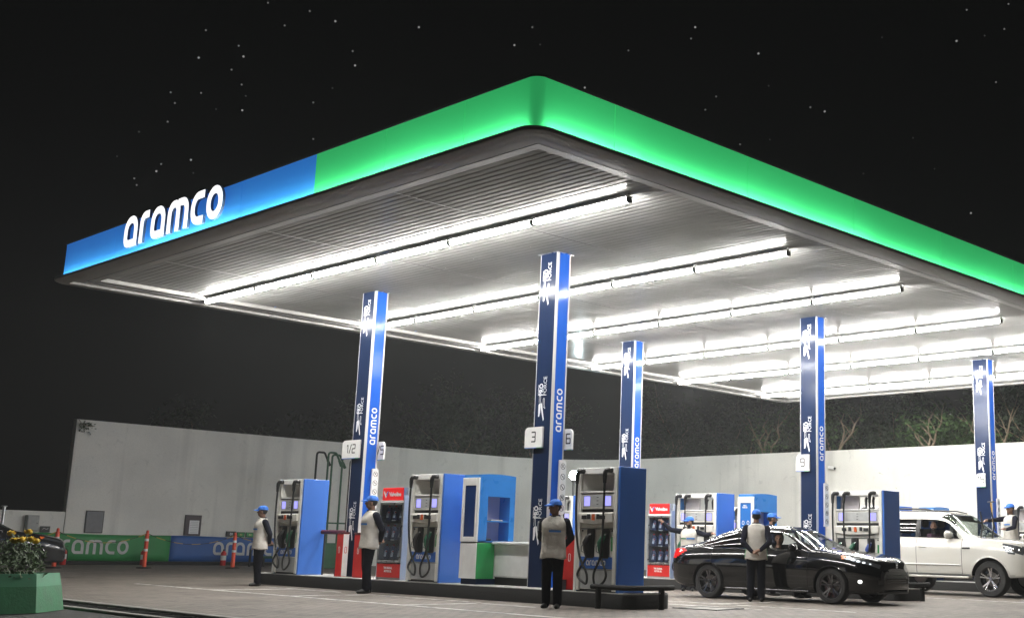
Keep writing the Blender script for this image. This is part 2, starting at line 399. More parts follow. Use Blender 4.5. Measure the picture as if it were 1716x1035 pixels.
xs = [NX + 1.4] + [NX + 1.4 + 2.85 * k for k in range(1, 8)] + [X1 - .16]
for a, b in zip(xs[:-1], xs[1:]): seg(a + gp, b - gp, NY, 'x', FGREEN)
for k in range(4): seg(NY + .34 + k * 3.49 + gp, NY + .34 + (k + 1) * 3.49 - gp, X1, 'y', FGREEN)
for k in range(6): seg(X1 - .34 - k * 3.98 - gp, X1 - .34 - (k + 1) * 3.98 + gp, Y1, 'x', FBLUE)
m = MB(); m.quad_grid([[(x, y, z) for x, y in loop(o)] for o, z in ((.012, 6.77), (.012, 6.80), (-.10, 6.80), (-.10, 6.77))], closed_u=True, closed_v=True); m.build('top_trim', KERBBLACK, cn)
m = MB(); m.poly([(x, y, 6.70) for x, y in loop(-.14)]); m.poly([(x, y, 6.25) for x, y in loop(-.14)]); m.build('roof', METALDK, cn)
m = MB(); m.quad_grid([[(x, y, z) for x, y in loop(-.14)] for z in (6.26, 6.69)], closed_v=True); m.build('frame_wall', METALDK, cn)
# light strip sitting in the lip, washing up the fascia
LEDS = [mat('led strip %d' % k, (.9, .9, .9), .5, emit=e, ecol=(.90, 1.0, .95)) for k, e in enumerate((38, 50, 64))]
rl = random.Random(11)
def led(a, b, fix, axis, sg_):
    n = max(1, round((b - a) / 1.9)); w = (b - a) / n
    for k in range(n):
        lo, hi = a + k * w + .01, a + (k + 1) * w - .01; o0, o1 = fix + sg_ * .070, fix + sg_ * .098
        q = (o0, o1, lo, hi) if axis == 'y' else (lo, hi, o0, o1)
        B('led_strip', rl.choice(LEDS), cn, *q, 6.030, 6.036)
led(NY + .14, Y1 - .1, NX, 'y', -1); led(NX + .14, X1 - .1, NY, 'x', -1); led(NY + .1, Y1 - .1, X1, 'y', 1); led(NX + .1, X1 - .1, Y1, 'x', 1)
# ribbed soffit panels
SX0, SX1 = NX + .585, X1 - .585; SYS = [NY + .585, -.85, 2.88, 6.62, Y1 - .585]
NPX = 12; pw = (SX1 - SX0) / NPX; nr = 14; pitch = (pw - .012) / nr
def soffit_mesh(yl):
    m = MB(); xs = []
    for k in range(nr):
        for t, z in ((0, 0), (.56, 0), (.70, .007), (.86, .007)): xs.append(((k + t) * pitch, z))
    xs.append((nr * pitch, 0))
    m.quad_grid([[(x, y, z) for x, z in xs] for y in (0, yl)])
    return m.mesh('soffit_panel', SOFF)
for j in range(4):
    yl = SYS[j + 1] - SYS[j] - .02; me = soffit_mesh(yl)
    for i in range(NPX):
        o = bpy.data.objects.new('soffit_panel', me); COL.objects.link(o); o.parent = cn; o.location = (SX0 + i * pw + .006, SYS[j] + .01, 6.118 + random.uniform(-.002, .002))
        o.rotation_euler = (random.uniform(-.0012, .0012), random.uniform(-.001, .001), 0)
for y in SYS[1:-1]:
    m = MB(); m.box(SX0, SX1, y - .014, y + .014, 6.108, 6.112); m.build('seam_strip', SOFF, cn)
m = MB(); m.box(SX0 - .05, SX1 + .05, SYS[0] - .05, SYS[-1] + .05, 6.16, 6.18); m.build('soffit_backing', METALDK, cn)
# illuminated channel letters on the blue fascia
LETM = mat('lit white acrylic', (.9, .9, .9), .4, emit=1.3, ecol=(1, 1, 1)); LETS = mat('letter return', (.10, .16, .25), .5)
for mb in wordmark(lambda a, b, d: (NX - d, 4.83 - a, 6.515 + b), .58, 3.72, .04, .09, True):
    mb.build('letter', [LETS, LETM], cn, SM)

# ------------------------------------------------------------------ fluorescent lamps under the canopy
TUBE = mat('lit fluorescent tube', (.9, .9, .9), .5, emit=TUBE_L, ecol=(1.0, .978, .935))
HOUS = mat('lamp housing', (.55, .55, .54), .6)
rows_x = [-1.90, 2.25, 5.98, 10.15, 13.93, 18.10]; tl = 2.165; row_y = [9.33, 9.48, 9.50, 9.53, 9.55, 9.50]
ORD = ['first', 'second', 'third', 'fourth', 'fifth', 'sixth']
lamp0 = thing('fluorescent_lamp', 'x', 'lamp', (0, 0, 0))
m = MB(); m.tube([(0, .05, 6.004), (0, tl - .05, 6.004)], .035, 12); m.build('tube', TUBE, lamp0, SM)
m = MB(); m.box(-.064, .064, .0, tl, 6.043, 6.066, .003); m.build('housing', HOUS, lamp0)
for y in (.022, tl - .022):
    m = MB(); m.box(-.052, .052, y - .021, y + .021, 5.962, 6.043, .008); m.build('bracket', BLACKP, lamp0); B('stem', HOUS, lamp0, -.012, .012, y - .012, y + .012, 6.066, 6.116)
for y in (.5, 1.6): MB().tube([(0, y, 6.062), (.0, y, 6.082)], .025, 8).build('clip', SILVER, lamp0)
for i, x in enumerate(rows_x):
    for k in range(6):
        lab = f'{ORD[k]} glowing tube from the blue fascia end in the {ORD[i]} lamp row under the canopy'
        y = row_y[i] - (k + 1) * tl
        if i == 0 and k == 0: lamp0.location = (x, y, 0); lamp0['label'] = lab; lamp0['group'] = 'fluorescent lamps under the canopy'
        else: dup(lamp0, (x, y, 0), 0, lab, 'fluorescent lamps under the canopy')

# ------------------------------------------------------------------ columns
CA, CB = .432, .33
def emblem_mb():
    """slanted double mark, reading upwards on the dark face: a = up, b = towards the left edge"""
    m = MB(); fn = lambda a, b, d: (-d, b, a)
    m.prism([(-.40, .02), (-.17, .02 + .055), (-.17, .075 + .055), (-.38, .075 + .03), (-.40, .06)], fn, .009, .0095)
    return m
def make_column(h):
    t = thing('canopy_column', 'x', 'column')
    B('core', SILVER, t, .004, CB - .004, .004, CA - .004, .2, h)
    B('panel', NAVY, t, -.003, .004, .012, CA - .012, .235, h - .004)
    B('panel', NAVY, t, CB - .004, CB + .003, .012, CA - .012, .235, h - .004)
    B('panel', COLBLUE, t, .062, CB - .03, -.003, .004, .235, h - .004)
    B('panel', COLBLUE, t, .062, CB - .03, CA - .004, CA + .003, .235, h - .004)
    for (x0, x1, y0, y1) in ((-.005, .06, -.006, .010), (CB - .028, CB + .005, -.006, .010), (-.006, .02, CA - .010, CA + .006), (CB - .02, CB + .006, CA - .010, CA + .006)):
        B('corner_trim', mat('light grey corner trim', (.50, .50, .50), .5), t, x0, x1, y0, y1, .235, h - .006, .003)
    B('collar', SILVER, t, -.05, CB + .05, -.05, CA + .05, h - .012, h - .008)
    for zc in (5.58, 3.50, 1.36):
        m = MB(); fn = lambda a, b, d: (-d, .235 + b, zc + a)
        text_mb(m, 'PRO', .135, lambda a, b, d: fn(a + .145, b + .045, d), 0, .0045, .215, bold=.005)
        text_mb(m, 'FORCE', .125, lambda a, b, d: fn(a + .205, b - .055, d), 0, .0045, .335)
        text_mb(m, 'aramco', .060, lambda a, b, d: fn(a + .135, b + .108, d), 0, .0045, .19, bold=.001)
        m.build('lettering', WINK, t)
        m = MB()
        m.cur = 0
        P = lambda q: [(fn(a, b, .0045)) for a, b in q]
        m.poly(P([(-.335, .10), (-.13, .10), (-.10, .075), (-.10, .045), (-.26, .045), (-.335, .07)]))
        m.poly(P([(-.40, -.02), (-.365, -.035), (-.155, .040), (-.155, .010)][:0] or [(-.42, -.035), (-.385, -.055), (-.10, .010), (-.10, .040), (-.17, .040)]))
        for pts in ([(-.09, .085), (.03, .085), (.03, .050), (-.06, .050), (-.16, .012)], [(-.20, -.075), (-.16, -.02), (-.02, -.02), (-.02, -.05), (-.13, -.05), (-.20, -.075)]):
            for (a0, b0), (a1, b1) in zip(pts[:-1], pts[1:]):
                d = Vector((a1 - a0, b1 - b0)).normalized(); nx, ny = -d.y * .0045, d.x * .0045
                m.poly(P([(a0 + nx, b0 + ny), (a1 + nx, b1 + ny), (a1 - nx, b1 - ny), (a0 - nx, b0 - ny)]))
        m.build('emblem', WINK, t)
    m = MB()
    for mb in wordmark(lambda a, b, d: (.185 - b, -d, 3.28 + a), .135, .76, -.001, .006):
        o = len(m.v); m.v += mb.v; m.f += [tuple(i + o for i in f) for f in mb.f]; m.m += mb.m
    m.build('lettering', WINK, t)
    return t
ISL = [0, 7.79, 15.55]
col0 = make_column(6.13)
clabels = {(0, 1): 'navy and blue column carrying the 1/2 plate beside the red oil cabinet', (0, 0): 'tallest navy and blue column in front, carrying the 3 plate',
           (1, 1): 'navy and blue column rising behind the nearest fuel dispenser', (1, 0): 'navy and blue column carrying the 9 plate behind the black sedan',
           (2, 1): 'farthest navy and blue column, mostly hidden behind the one with the 9 plate', (2, 0): 'navy and blue column carrying the 15 plate behind the white SUV'}
first = True
for i, dx in enumerate(ISL):
    for k, y in ((1, 5.674), (0, 0)):
        loc = (dx, y - (0, .126, .224)[i], 0)
        if first: col0.location = loc; col0['label'] = clabels[(i, k)]; col0['group'] = 'canopy columns'; first = False
        else: dup(col0, loc, 0, clabels[(i, k)], 'canopy columns')

# number plates and pictogram plates on the columns
def square_digits(m, txt, h, fn, d, w=.023):
    G = {'1': [[(.15, .85), (.35, 1), (.35, 0)]], '2': [[(0, 1), (.6, 1), (.6, .52), (0, .48), (0, 0), (.6, 0)]], '3': [[(0, 1), (.6, 1), (.6, 0), (0, 0)], [(.1, .5), (.6, .5)]],
         '4': [[(.05, 1), (0, .35), (.6, .35)], [(.45, .7), (.45, 0)]], '5': [[(.6, 1), (0, 1), (0, .55), (.6, .55), (.6, 0), (0, 0)]], '6': [[(.6, 1), (0, 1), (0, 0), (.6, 0), (.6, .52), (0, .52)]],
         '9': [[(.6, .48), (0, .48), (0, 1), (.6, 1), (.6, 0), (0, 0)]], '/': [[(0, -.05), (.4, 1.05)]]}
    wd = {'1': .45, '/': .4}; tot = sum(wd.get(c, .6) + .22 for c in txt) - .22; x = -tot / 2
    for c in txt:
        for s in G[c]:
            ribbon(m, arc_path([((x + a) * h, (b - .5) * h) for a, b in s], .05 * h, False, 3), w, fn, d - .002, d)
        x += wd.get(c, .6) + .22
def number_plate(txt, x, y0, y1, z0, z1, label, face=-1, sh=0):
    """plate in the plane x = const; the outer top corner is rounded"""
    t = thing('number_plate', label, 'sign', (x, (y0 + y1) / 2, z0), 0, 'pump number plates')
    w = (y1 - y0) / 2; h = z1 - z0
    ol = [(-w, 0), (w, 0), (w, h)] + arc_path([(w, h), (-w, h), (-w, 0)], .09, False, 6)[1:-1]
    if face > 0: ol = [(-a, b) for a, b in ol]
    m = MB(); m.prism(ol, lambda a, b, d: (d, -a, b), -.018, .018); m.build('plate', WHITE, t, SM)
    m = MB(); m.box(-.02, .02, -w + .01, w - .01, .0, -.012); m.box(-.021, .021, -w + .002, -w + .16, -.002, -.013); m.build('edge_stripe', BLUE, t)
    m = MB(); m.box(-.0215, .0215, -w + .002, -w + .14, -.0135, -.002); m.build('edge_stripe', GREEN, t)
    m = MB(); square_digits(m, txt, h * .46, lambda a, b, d: (-d, -a - sh, h * .52 + b), .0205); m.build('digits', INK, t)
    return t
number_plate('3', -.035, .15, .61, 2.62, 2.98, 'white plate with a black 3 on the tallest front column')
number_plate('1/2', -.035, 5.77, 6.39, 2.62, 2.99, 'white plate reading 1/2 on the column by the oil cabinet')
number_plate('6', CB + .035, -.19, .27, 2.60, 2.96, 'white plate partly hidden behind the tallest front column', 1, .135)
number_plate('4/5', CB + .035, 5.674 - .20, 5.674 + .43, 2.60, 2.97, 'white plate partly hidden, sticking out behind the 1/2 column', 1, .13)
number_plate('9', 7.79 - .035, .04, .40, 2.67, 3.03, 'white plate with a black 9 above the black sedan')
number_plate('15', 15.55 - .035, -.09, .18, 2.71, 3.06, 'white plate reading 15 above the white SUV')
def pictogram_plate(x, y, label):
    t = thing('pictogram_plate', label, 'sign', (x, y, 1.47), 0, 'warning pictogram plates on the columns'); h = .94; w = .075
    m = MB(); m.prism(arc_path([(-w, 0), (w, 0), (w, h), (-w, h)], [.0, .06, .06, .02], True, 5), lambda a, b, d: (a, -d, b), -.02, .02); m.build('plate', WHITE, t, SM)
    for k in range(5):
        m = MB(); zc = h - .11 - k * .18; ci = [(.05 * math.cos(2 * math.pi * j / 20), zc + .05 * math.sin(2 * math.pi * j / 20)) for j in range(20)]
        fn = lambda a, b, d: (a, -d, b)
        ribbon(m, ci, .007, fn, .018, .0225, True); ribbon(m, [(-.035, zc + .035), (.035, zc - .035)], .007, fn, .018, .023)
        q = [[(-.02, -.02), (.0, .015), (.025, .02)], [(-.025, 0), (.02, .004)], [(-.02, .02), (0, -.01), (.02, -.025)], [(-.02, -.025), (-.02, .02), (.02, .02), (.02, -.02)], [(.02, -.025), (.01, .02), (-.02, .02)]][k]
        ribbon(m, [(a, zc + b) for a, b in q], .010, fn, .018, .0222); m.build('pictogram', INK, t)
pictogram_plate(.285, -.035, 'white strip of five warning pictograms on the tallest front column')
pictogram_plate(.285, 5.674 - .035, 'white strip of warning pictograms on the 1/2 column above the attendant')
pictogram_plate(7.79 + .30, -.126 - .035, 'white strip of five warning pictograms on the 9 column')
pictogram_plate(15.55 + .30, -.224 - .035, 'white strip of warning pictograms on the 15 column behind the SUV')
# ------------------------------------------------------------------ pump islands
def island(dx, label):
    t = thing('pump_island', label, 'kerb', (dx, 0, 0), 0, 'pump islands')
    def outline(o): return arc_path([(-.5 - o, 8.75 + o), (-.5 - o, -2.52 - o), (.66 + o, -2.52 - o), (.66 + o, 8.75 + o)], [.2, .24, .46, .2], True, 8)
    m = MB(); m.quad_grid([[(x, y, z) for x, y in outline(o)] for o, z in ((0, -.02), (0, .205), (-.012, .226))], closed_v=True); m.build('kerb', KERBBLACK, t, SM)
    m = MB(); m.poly([(x, y, .234) for x, y in outline(-.006)]); m.quad_grid([[(x, y, z) for x, y in outline(-.006)] for z in (.222, .234)], closed_v=True); m.build('top_slab', KERBTOP, t)
    return t
island(0, 'front pump island with black kerb, three dispensers standing on it')
island(7.79, 'middle pump island with black kerb behind the black sedan')
island(15.55, 'rear pump island with black kerb behind the white SUV')
K = .2345
def guard(dx, label):
    t = thing('pipe_guard', label, 'guard rail', (dx, 0, 0), 0, 'tubular guards round the island ends')
    p = arc_path([(-.62, -1.80), (-.62, -2.66), (.16, -2.68), (.36, -2.64)], .16, False, 6)
    MB().tube([(x, y, .33) for x, y in p], .042, 10).build('rail', KERBBLACK, t, SM)
    MB().tube([(x, y, .25) for x, y in p[1:-1]], .012, 6).build('rail', SILVER, t, SM)
    for x, y in ((-.62, -1.95), (.06, -2.67)):
        MB().tube([(x, y, -.01), (x, y, .32)], .048, 10).build('post', KERBBLACK, t, SM)
guard(0, 'black tubular guard at the near end of the front island')
guard(7.79, 'black tubular guard at the island end past the black sedan nose')
guard(15.55, 'black tubular guard at the rear island end behind the SUV')

LCD = mat('lit violet display', (.2, .2, .9), .3, emit=1.0, ecol=(.42, .40, 1.0))
NOZG = mat('green nozzle', (.01, .10, .05), .45); NOZB = mat('blue nozzle', (.02, .06, .30), .45)
PORT = mat('pale lilac portal panel', (.62, .58, .59), .4, var=.08)
def frontfn(x, y, z): return lambda a, b, d: (x - d, y - a, z + b)
def dispenser(w, hoses, label, open_top):
    """front face at local x=0 looking towards -x, near end panel at y=0, stands on z=0"""
    t = thing('fuel_dispenser', label, 'fuel pump', (0, 0, 0), 0, 'fuel dispensers'); D = .60; H = 1.965
    B('end_panel', BLUE, t, 0, D, -.002, .045, 0, H, .006)
    B('end_panel', BLUE2, t, .012, D - .012, w - .05, w, 0, H, .006)
    B('edge_trim', WHITE, t, -.012, .010, w - .055, w + .004, 0, H + .004, .004)
    B('edge_trim', OFFW, t, -.014, .03, .046, .125, .02, H - .005, .006)
    B('edge_trim', OFFW, t, -.010, .03, w - .12, w - .058, .02, H - .005, .006)
    B('plinth', BLACKP, t, .03, D - .03, .05, w - .05, 0, .04)
    B('lower_cabinet', OFFW, t, .02, D - .02, .05, w - .055, .04, .98, .004)
    B('lower_panel', GREYP, t, .006, .018, .13, w - .125, .05, .345, .004)
    bd = B('brand_band', BLUE, t, .000, .018, .105, w - .09, .36, .545, .003)
    m = MB()
    for mb in wordmark(frontfn(-.002, w / 2, .452), .085, .44, -.001, .003):
        o = len(m.v); m.v += mb.v; m.f += [tuple(i + o for i in f) for f in mb.f]; m.m += mb.m
    m.build('lettering', WINK, bd)
    # display head
    hd = B('display_head', OFFW, t, .0, D, .126, w - .121, 1.30, 1.545, .012)
    B('panel', GREYP, hd, -.004, .0, .16, w - .155, 1.335, 1.525, .002)
    for yc in (.26, w - .26):
        B('screen', LCD, hd, -.008, -.003, yc - .065, yc + .065, 1.35, 1.50, .002)
    for k in range(3): B('mark', INK, hd, -.0065, -.003, w / 2 - .022, w / 2 + .022, 1.37 + k * .055, 1.38 + k * .055)
    B('ledge', WHITE, t, -.012, D, .11, w - .10, 1.555, 1.585, .006)
    B('ledge_shadow_gap', BLACKP, t, .02, .05, .13, w - .125, 1.247, 1.298)
    # bulging keypad console with a curved lower edge
    n = 14; rows = []
    y0, y1 = .115, w - .11
    for k in range(n + 1):
        s = k / n; y = y0 + (y1 - y0) * s; c = math.sin(math.pi * s)
        rows.append([(.03, y, 1.245), (-.035 - .03 * c, y, 1.24), (-.06 - .035 * c, y, 1.22), (-.05 - .03 * c, y, 1.10 - .035 * c), (.03, y, 1.075 - .045 * c)])
    m = MB(); m.quad_grid(rows, closed_v=True); m.poly(rows[0]); m.poly(rows[-1]); cs = m.build('keypad_console', OFFW, t, SM)
    for yc, ww, mt in ((w * .30, .05, INK), (w * .39, .03, INK), (w * .60, .035, INK), (w * .71, .05, INK)):
        m = MB(); m.box(-.103, -.06, yc - ww, yc + ww, 1.135, 1.195 + (.02 if ww < .04 else 0)); m.build('keypad', mt, cs)
    m = MB(); m.box(-.104, -.06, w * .495 - .03, w * .495 + .03, 1.118, 1.215); m.build('sticker', mat('orange sticker', (.6, .10, .02), .5, var=.6, vscale=30), cs)
    B('mid_panel', OFFW, t, .01, D - .01, .126, w - .121, .985, 1.246, .004)
    for yc in (.16, w - .16): MB().tube([(.0, yc, .955), (.02, yc, .955)], .012, 8).build('lock', BLACKP, t)
    B('seam', BLACKP, t, .006, .02, .127, w - .122, .984, .992)
    # upper portal
    B('top_bar', WHITE, t, 0, D, .046, w - .05, H - .105, H - .004, .008)
    B('back_post', OFFW, t, D - .05, D - .004, .046, .10, 1.585, H - .105); B('back_post', OFFW, t, D - .05, D - .004, w - .11, w - .055, 1.585, H - .105)
    if open_top: B('portal_panel', PORT, t, .25, .30, w * .60, w - .06, 1.585, H - .105)
    else:
        B('portal_panel', PORT, t, .30, .33, .05, w - .055, 1.585, H - .105)
        m = MB(); m.poly([(.295, .30, 1.59), (.02, .13, 1.59), (.02, .13, H - .11), (.295, .30, H - .11)]); m.build('portal_cheek', OFFW, t)
        m = MB(); m.poly([(.295, w - .32, 1.59), (.02, w - .125, 1.59), (.02, w - .125, H - .11), (.295, w - .32, H - .11)]); m.build('portal_cheek', OFFW, t)
    B('sticker', GREEN, t, .004, .012, .135, .175, .64, .86)
    for k, (ys, yb, mt, side) in enumerate(hoses):
        # swivel on the top bar
        sw = MB().tube([(.02, ys - .055, H - .055), (-.05, ys - .055, H - .055), (-.075, ys - .02, H - .06), (-.075, ys + .01, H - .09), (-.075, ys + .018, H - .14), (-.075, ys + .02, H - .26)],
                       [.042, .042, .042, .040, .036, .026], 10).build('hose_swivel', BLACKP, t, SM)
        # nozzle boot
        bt = MB().box(-.010, .022, yb - .088, yb + .088, .52, .985, .02).build('nozzle_boot', BLACKP, t)
        # nozzle: grip, body and spout
        m = MB(); m.tube([(-.05, yb + .03, .56), (-.075, yb + .035, .66), (-.085, yb + .03, .76), (-.06, yb + .005, .84), (-.02, yb - .02, .90)], [.028, .040, .050, .044, .020], 9)
        nz = m.build('nozzle', mt, t, SM)
        m = MB(); m.tube([(-.10, yb + .05, .76), (-.125, yb + .075, .70), (-.115, yb + .08, .63), (-.07, yb + .045, .60)], .009, 6); m.build('trigger_guard', mat('nozzle metal', (.35, .35, .36), .35, .8), nz, SM)
        m = MB(); m.tube([(-.055, yb + .0, .855), (-.035, yb - .04, .905)], .011, 6); m.build('spout', SILVER, nz, SM)
        # hose: from the swivel down, slack loop near the foot, up to the nozzle
        sd = side; zb = .10 + .03 * k
        pts = [(-.075, ys + .02, H - .25), (-.078, ys + .022, 1.35), (-.085, ys + (yb - ys) * .12 + .02, .95), (-.10, ys + (yb - ys) * .35 + .03 * sd, .55), (-.105, ys + (yb - ys) * .55 + .15 * sd, .30),
               (-.11, ys + (yb - ys) * .75 + .12 * sd, zb + .03), (-.115, yb + .02 * sd, zb), (-.12, yb - .12 * sd, zb + .08), (-.115, yb - .15 * sd, .30), (-.09, yb - .03 * sd, .48), (-.05, yb + .03, .57)]
        P = []
        V = [Vector(q) for q in pts]
        for i in range(len(V) - 1):
            a, b_, c, d = V[max(i - 1, 0)], V[i], V[i + 1], V[min(i + 2, len(V) - 1)]
            for j in range(5):
                s = j / 5; P.append(.5 * ((2 * b_) + (-a + c) * s + (2 * a - 5 * b_ + 4 * c - d) * s * s + (-a + 3 * b_ - 3 * c + d) * s ** 3))
        P.append(V[-1]); MB().tube(P, .019, 7).build('hose', RUBBER, t, SM)
    return t
wN = 1.0
dn = dispenser(wN, [(.26, .30, NOZG, 1), (wN - .10, wN - .36, BLACKP, -1)], 'two-hose fuel dispenser with bright blue end panel beside the attendant farthest back', False)
dn.location = (-.40, 7.18, K)
dup(dn, (-.40, 2.40, K), 0, 'two-hose fuel dispenser with blue end panel between oil cabinet and payment kiosk')
dup(dn, (-.40, -2.15, K), 0, 'nearest two-hose fuel dispenser with dark blue end panel at the island end')
wW = 1.30
dw = dispenser(wW, [(.28, .33, NOZB, 1), (wW - .38, wW * .56, NOZG, -1), (wW - .10, wW - .24, NOZG, 1)], 'wide three-hose fuel dispenser standing behind the black sedan bonnet', True)
for k, yy in enumerate((.60, .78)):
    MB().tube([(.55, yy, 1.84), (.50, yy - .02, 1.78), (.49, yy - .03, 1.68), (.49, yy - .03, 1.60)], [.03, .03, .022, .014], 8).build('hose_swivel', BLACKP, dw, SM)
dw.location = (7.39, -2.09, K)
dup(dw, (7.39, 2.36, K), 0, 'wide fuel dispenser behind the attendant with outstretched arms')
dup(dw, (7.39, 7.16, K), 0, 'fuel dispenser glimpsed behind the tallest front column')
dup(dw, (15.15, -2.15, K), 0, 'fuel dispenser at the picture edge behind the SUV bonnet')
dup(dw, (15.15, 2.30, K), 0, 'fuel dispenser with only its blue top showing above the SUV roof rail')
dup(dw, (15.15, 7.14, K), 0, 'fuel dispenser whose blue end shows beyond the middle kiosk')

# ------------------------------------------------------------------ oil cabinets with bottles
DARKIN = mat('dark cabinet interior', (.045, .05, .09), .6)
CABG = glass('cabinet glass', (.80, .84, .88)); CABW = mat('pale blue-white sheet', (.50, .54, .60), .4, var=.05)
BOT = mat('navy bottle', (.03, .045, .12), .35, coat=.3); LBL = mat('bottle label', (.80, .84, .90), .45, var=.3, vscale=40); REDL = mat('red bottle label', (.5, .03, .03), .45)
def bottle_proto():
    t = thing('oil_bottle', 'x', 'bottle')
    m = MB(); rows = []
    for z, a, b, ox in ((0, .045, .075, 0), (.02, .05, .082, 0), (.19, .05, .082, 0), (.23, .042, .060, .012), (.255, .022, .024, .03)):
        rows.append([(a * math.copysign(abs(math.cos(q)) ** .5, math.cos(q)), ox + b * math.copysign(abs(math.sin(q)) ** .5, math.sin(q)), z) for q in [2 * math.pi * k / 16 for k in range(16)]])
    m.quad_grid(rows, closed_v=True); m.poly(rows[0]); m.poly(rows[-1]); m.build('body', BOT, t, SM)
    MB().tube([(0, .03, .25), (0, .03, .285)], .022, 10).build('cap', RED, t, SM)
    m = MB(); m.prism([(-.05, .05), (.02, .05), (.055, .17), (-.01, .17)], lambda a, b, d: (-d, -a, b), .0505, .052); m.build('sticker', LBL, t)
    m = MB(); m.prism([(.0, .135), (.05, .135), (.058, .165), (.01, .165)], lambda a, b, d: (-d, -a, b), .052, .0525); m.build('sticker', REDL, t)
    return t
bot0 = bottle_proto(); bot_used = []
SHN = ['top', 'middle', 'bottom']; PN = ['near', 'centre', 'far']
def oil_cabinet(loc, label, where, w=.80, bottles=True):
    t = thing('oil_cabinet', label, 'display cabinet', loc, 0, 'red-topped oil cabinets'); D = .50; H = 1.74
    x0, x1 = 0, D
    B('side_panel', CABW, t, x0, x1, -.004, .02, 0, 1.58, .004); B('side_panel', CABW, t, x0, x1, w - .02, w, 0, 1.58, .004)
    B('back_panel', DARKIN, t, x1 - .02, x1, .02, w - .02, 0, 1.58)
    hd = B('header', mat('lit red header', (.6, .02, .02), .35, emit=.35, ecol=(.9, .012, .012)), t, .03, x1, .08, w - .02, 1.50, H, .008)
    B('header_frame', SILVER, t, .028, x1 + .002, .075, .079, 1.50, H); B('header_back', CABW, t, .12, x1 + .003, -.003, .075, 1.50, H - .01, .004)
    m = MB(); fn = frontfn(.029, w / 2 + .03, 1.62)
    text_mb(m, 'Valvoline', .105, lambda a, b, d: fn(a + .07, b - .005, d), 0, .003, .40, bold=.006); m.build('lettering', WINK, hd)
    m = MB(); ribbon(m, [(-.30, .05), (-.235, -.05), (-.19, .03)], .030, fn, .0, .0035); m.build('emblem', WINK, hd)
    m = MB(); ribbon(m, [(-.215, -.035), (-.165, .05)], .028, fn, .0, .004); m.build('emblem', BLUE, hd)
    B('header_lip', WHITE, t, .0, x1, .021, w - .021, 1.455, 1.495)
    ft = B('footer', RED, t, .0, .03, .022, w - .022, .04, .30, .006)
    m = MB(); fn2 = frontfn(-.001, w / 2, .19); text_mb(m, 'THE ORIGINAL', .055, lambda a, b, d: fn2(a, b + .03, d), 0, .003, .28, bold=.003); text_mb(m, 'MOTOR OIL', .055, lambda a, b, d: fn2(a, b - .03, d), 0, .003, .24, bold=.003); m.build('lettering', WINK, ft)
    B('plinth', GREYP, t, .02, x1 - .02, .022, w - .022, 0, .04)
    for k in range(3): B('shelf', mat('dark shelf', (.03, .03, .045), .5), t, .06, x1 - .02, .025, w - .025, .36 + k * .37, .378 + k * .37)
    dr = MB()
    for a in ((.022, .06), (w - .06, w - .022)): dr.box(-.012, .02, a[0], a[1], .32, 1.45, .004)
    for a in ((.32, .36), (1.41, 1.45)): dr.box(-.0115, .0195, .061, w - .061, a[0], a[1], .004)
    d = dr.build('door', SILVER, t); B('pane', CABG, d, .0, .004, .061, w - .061, .361, 1.409)
    B('handle', BLACKP, d, -.04, -.012, .035, .05, .8, 1.0, .004)
    for k in range(2): B('price_tag', WHITE, t, .055, .0585, w / 2 - .06, w / 2 + .06, .735 + k * .37, .755 + k * .37)
    if bottles:
        for r_ in range(3):
            for c in range(3):
                lab = f'{PN[c]} navy oil bottle on the {SHN[2 - r_]} shelf, {where}'
                p = (loc[0] + .12, loc[1] + .18 + c * .22, loc[2] + .378 + r_ * .37)
                if not bot_used: bot0.location = p; bot0['label'] = lab; bot0['group'] = 'oil bottles in the cabinets'; bot_used.append(1)
                else: dup(bot0, p, 0, lab, 'oil bottles in the cabinets')
oil_cabinet((-.28, 3.76, K), 'red-topped oil display cabinet behind the middle attendant', 'cabinet behind middle attendant')
oil_cabinet((7.45, 3.86, K), 'red-topped oil display cabinet beside the attendant with outstretched arms', 'cabinet at the outstretched hand', .76)

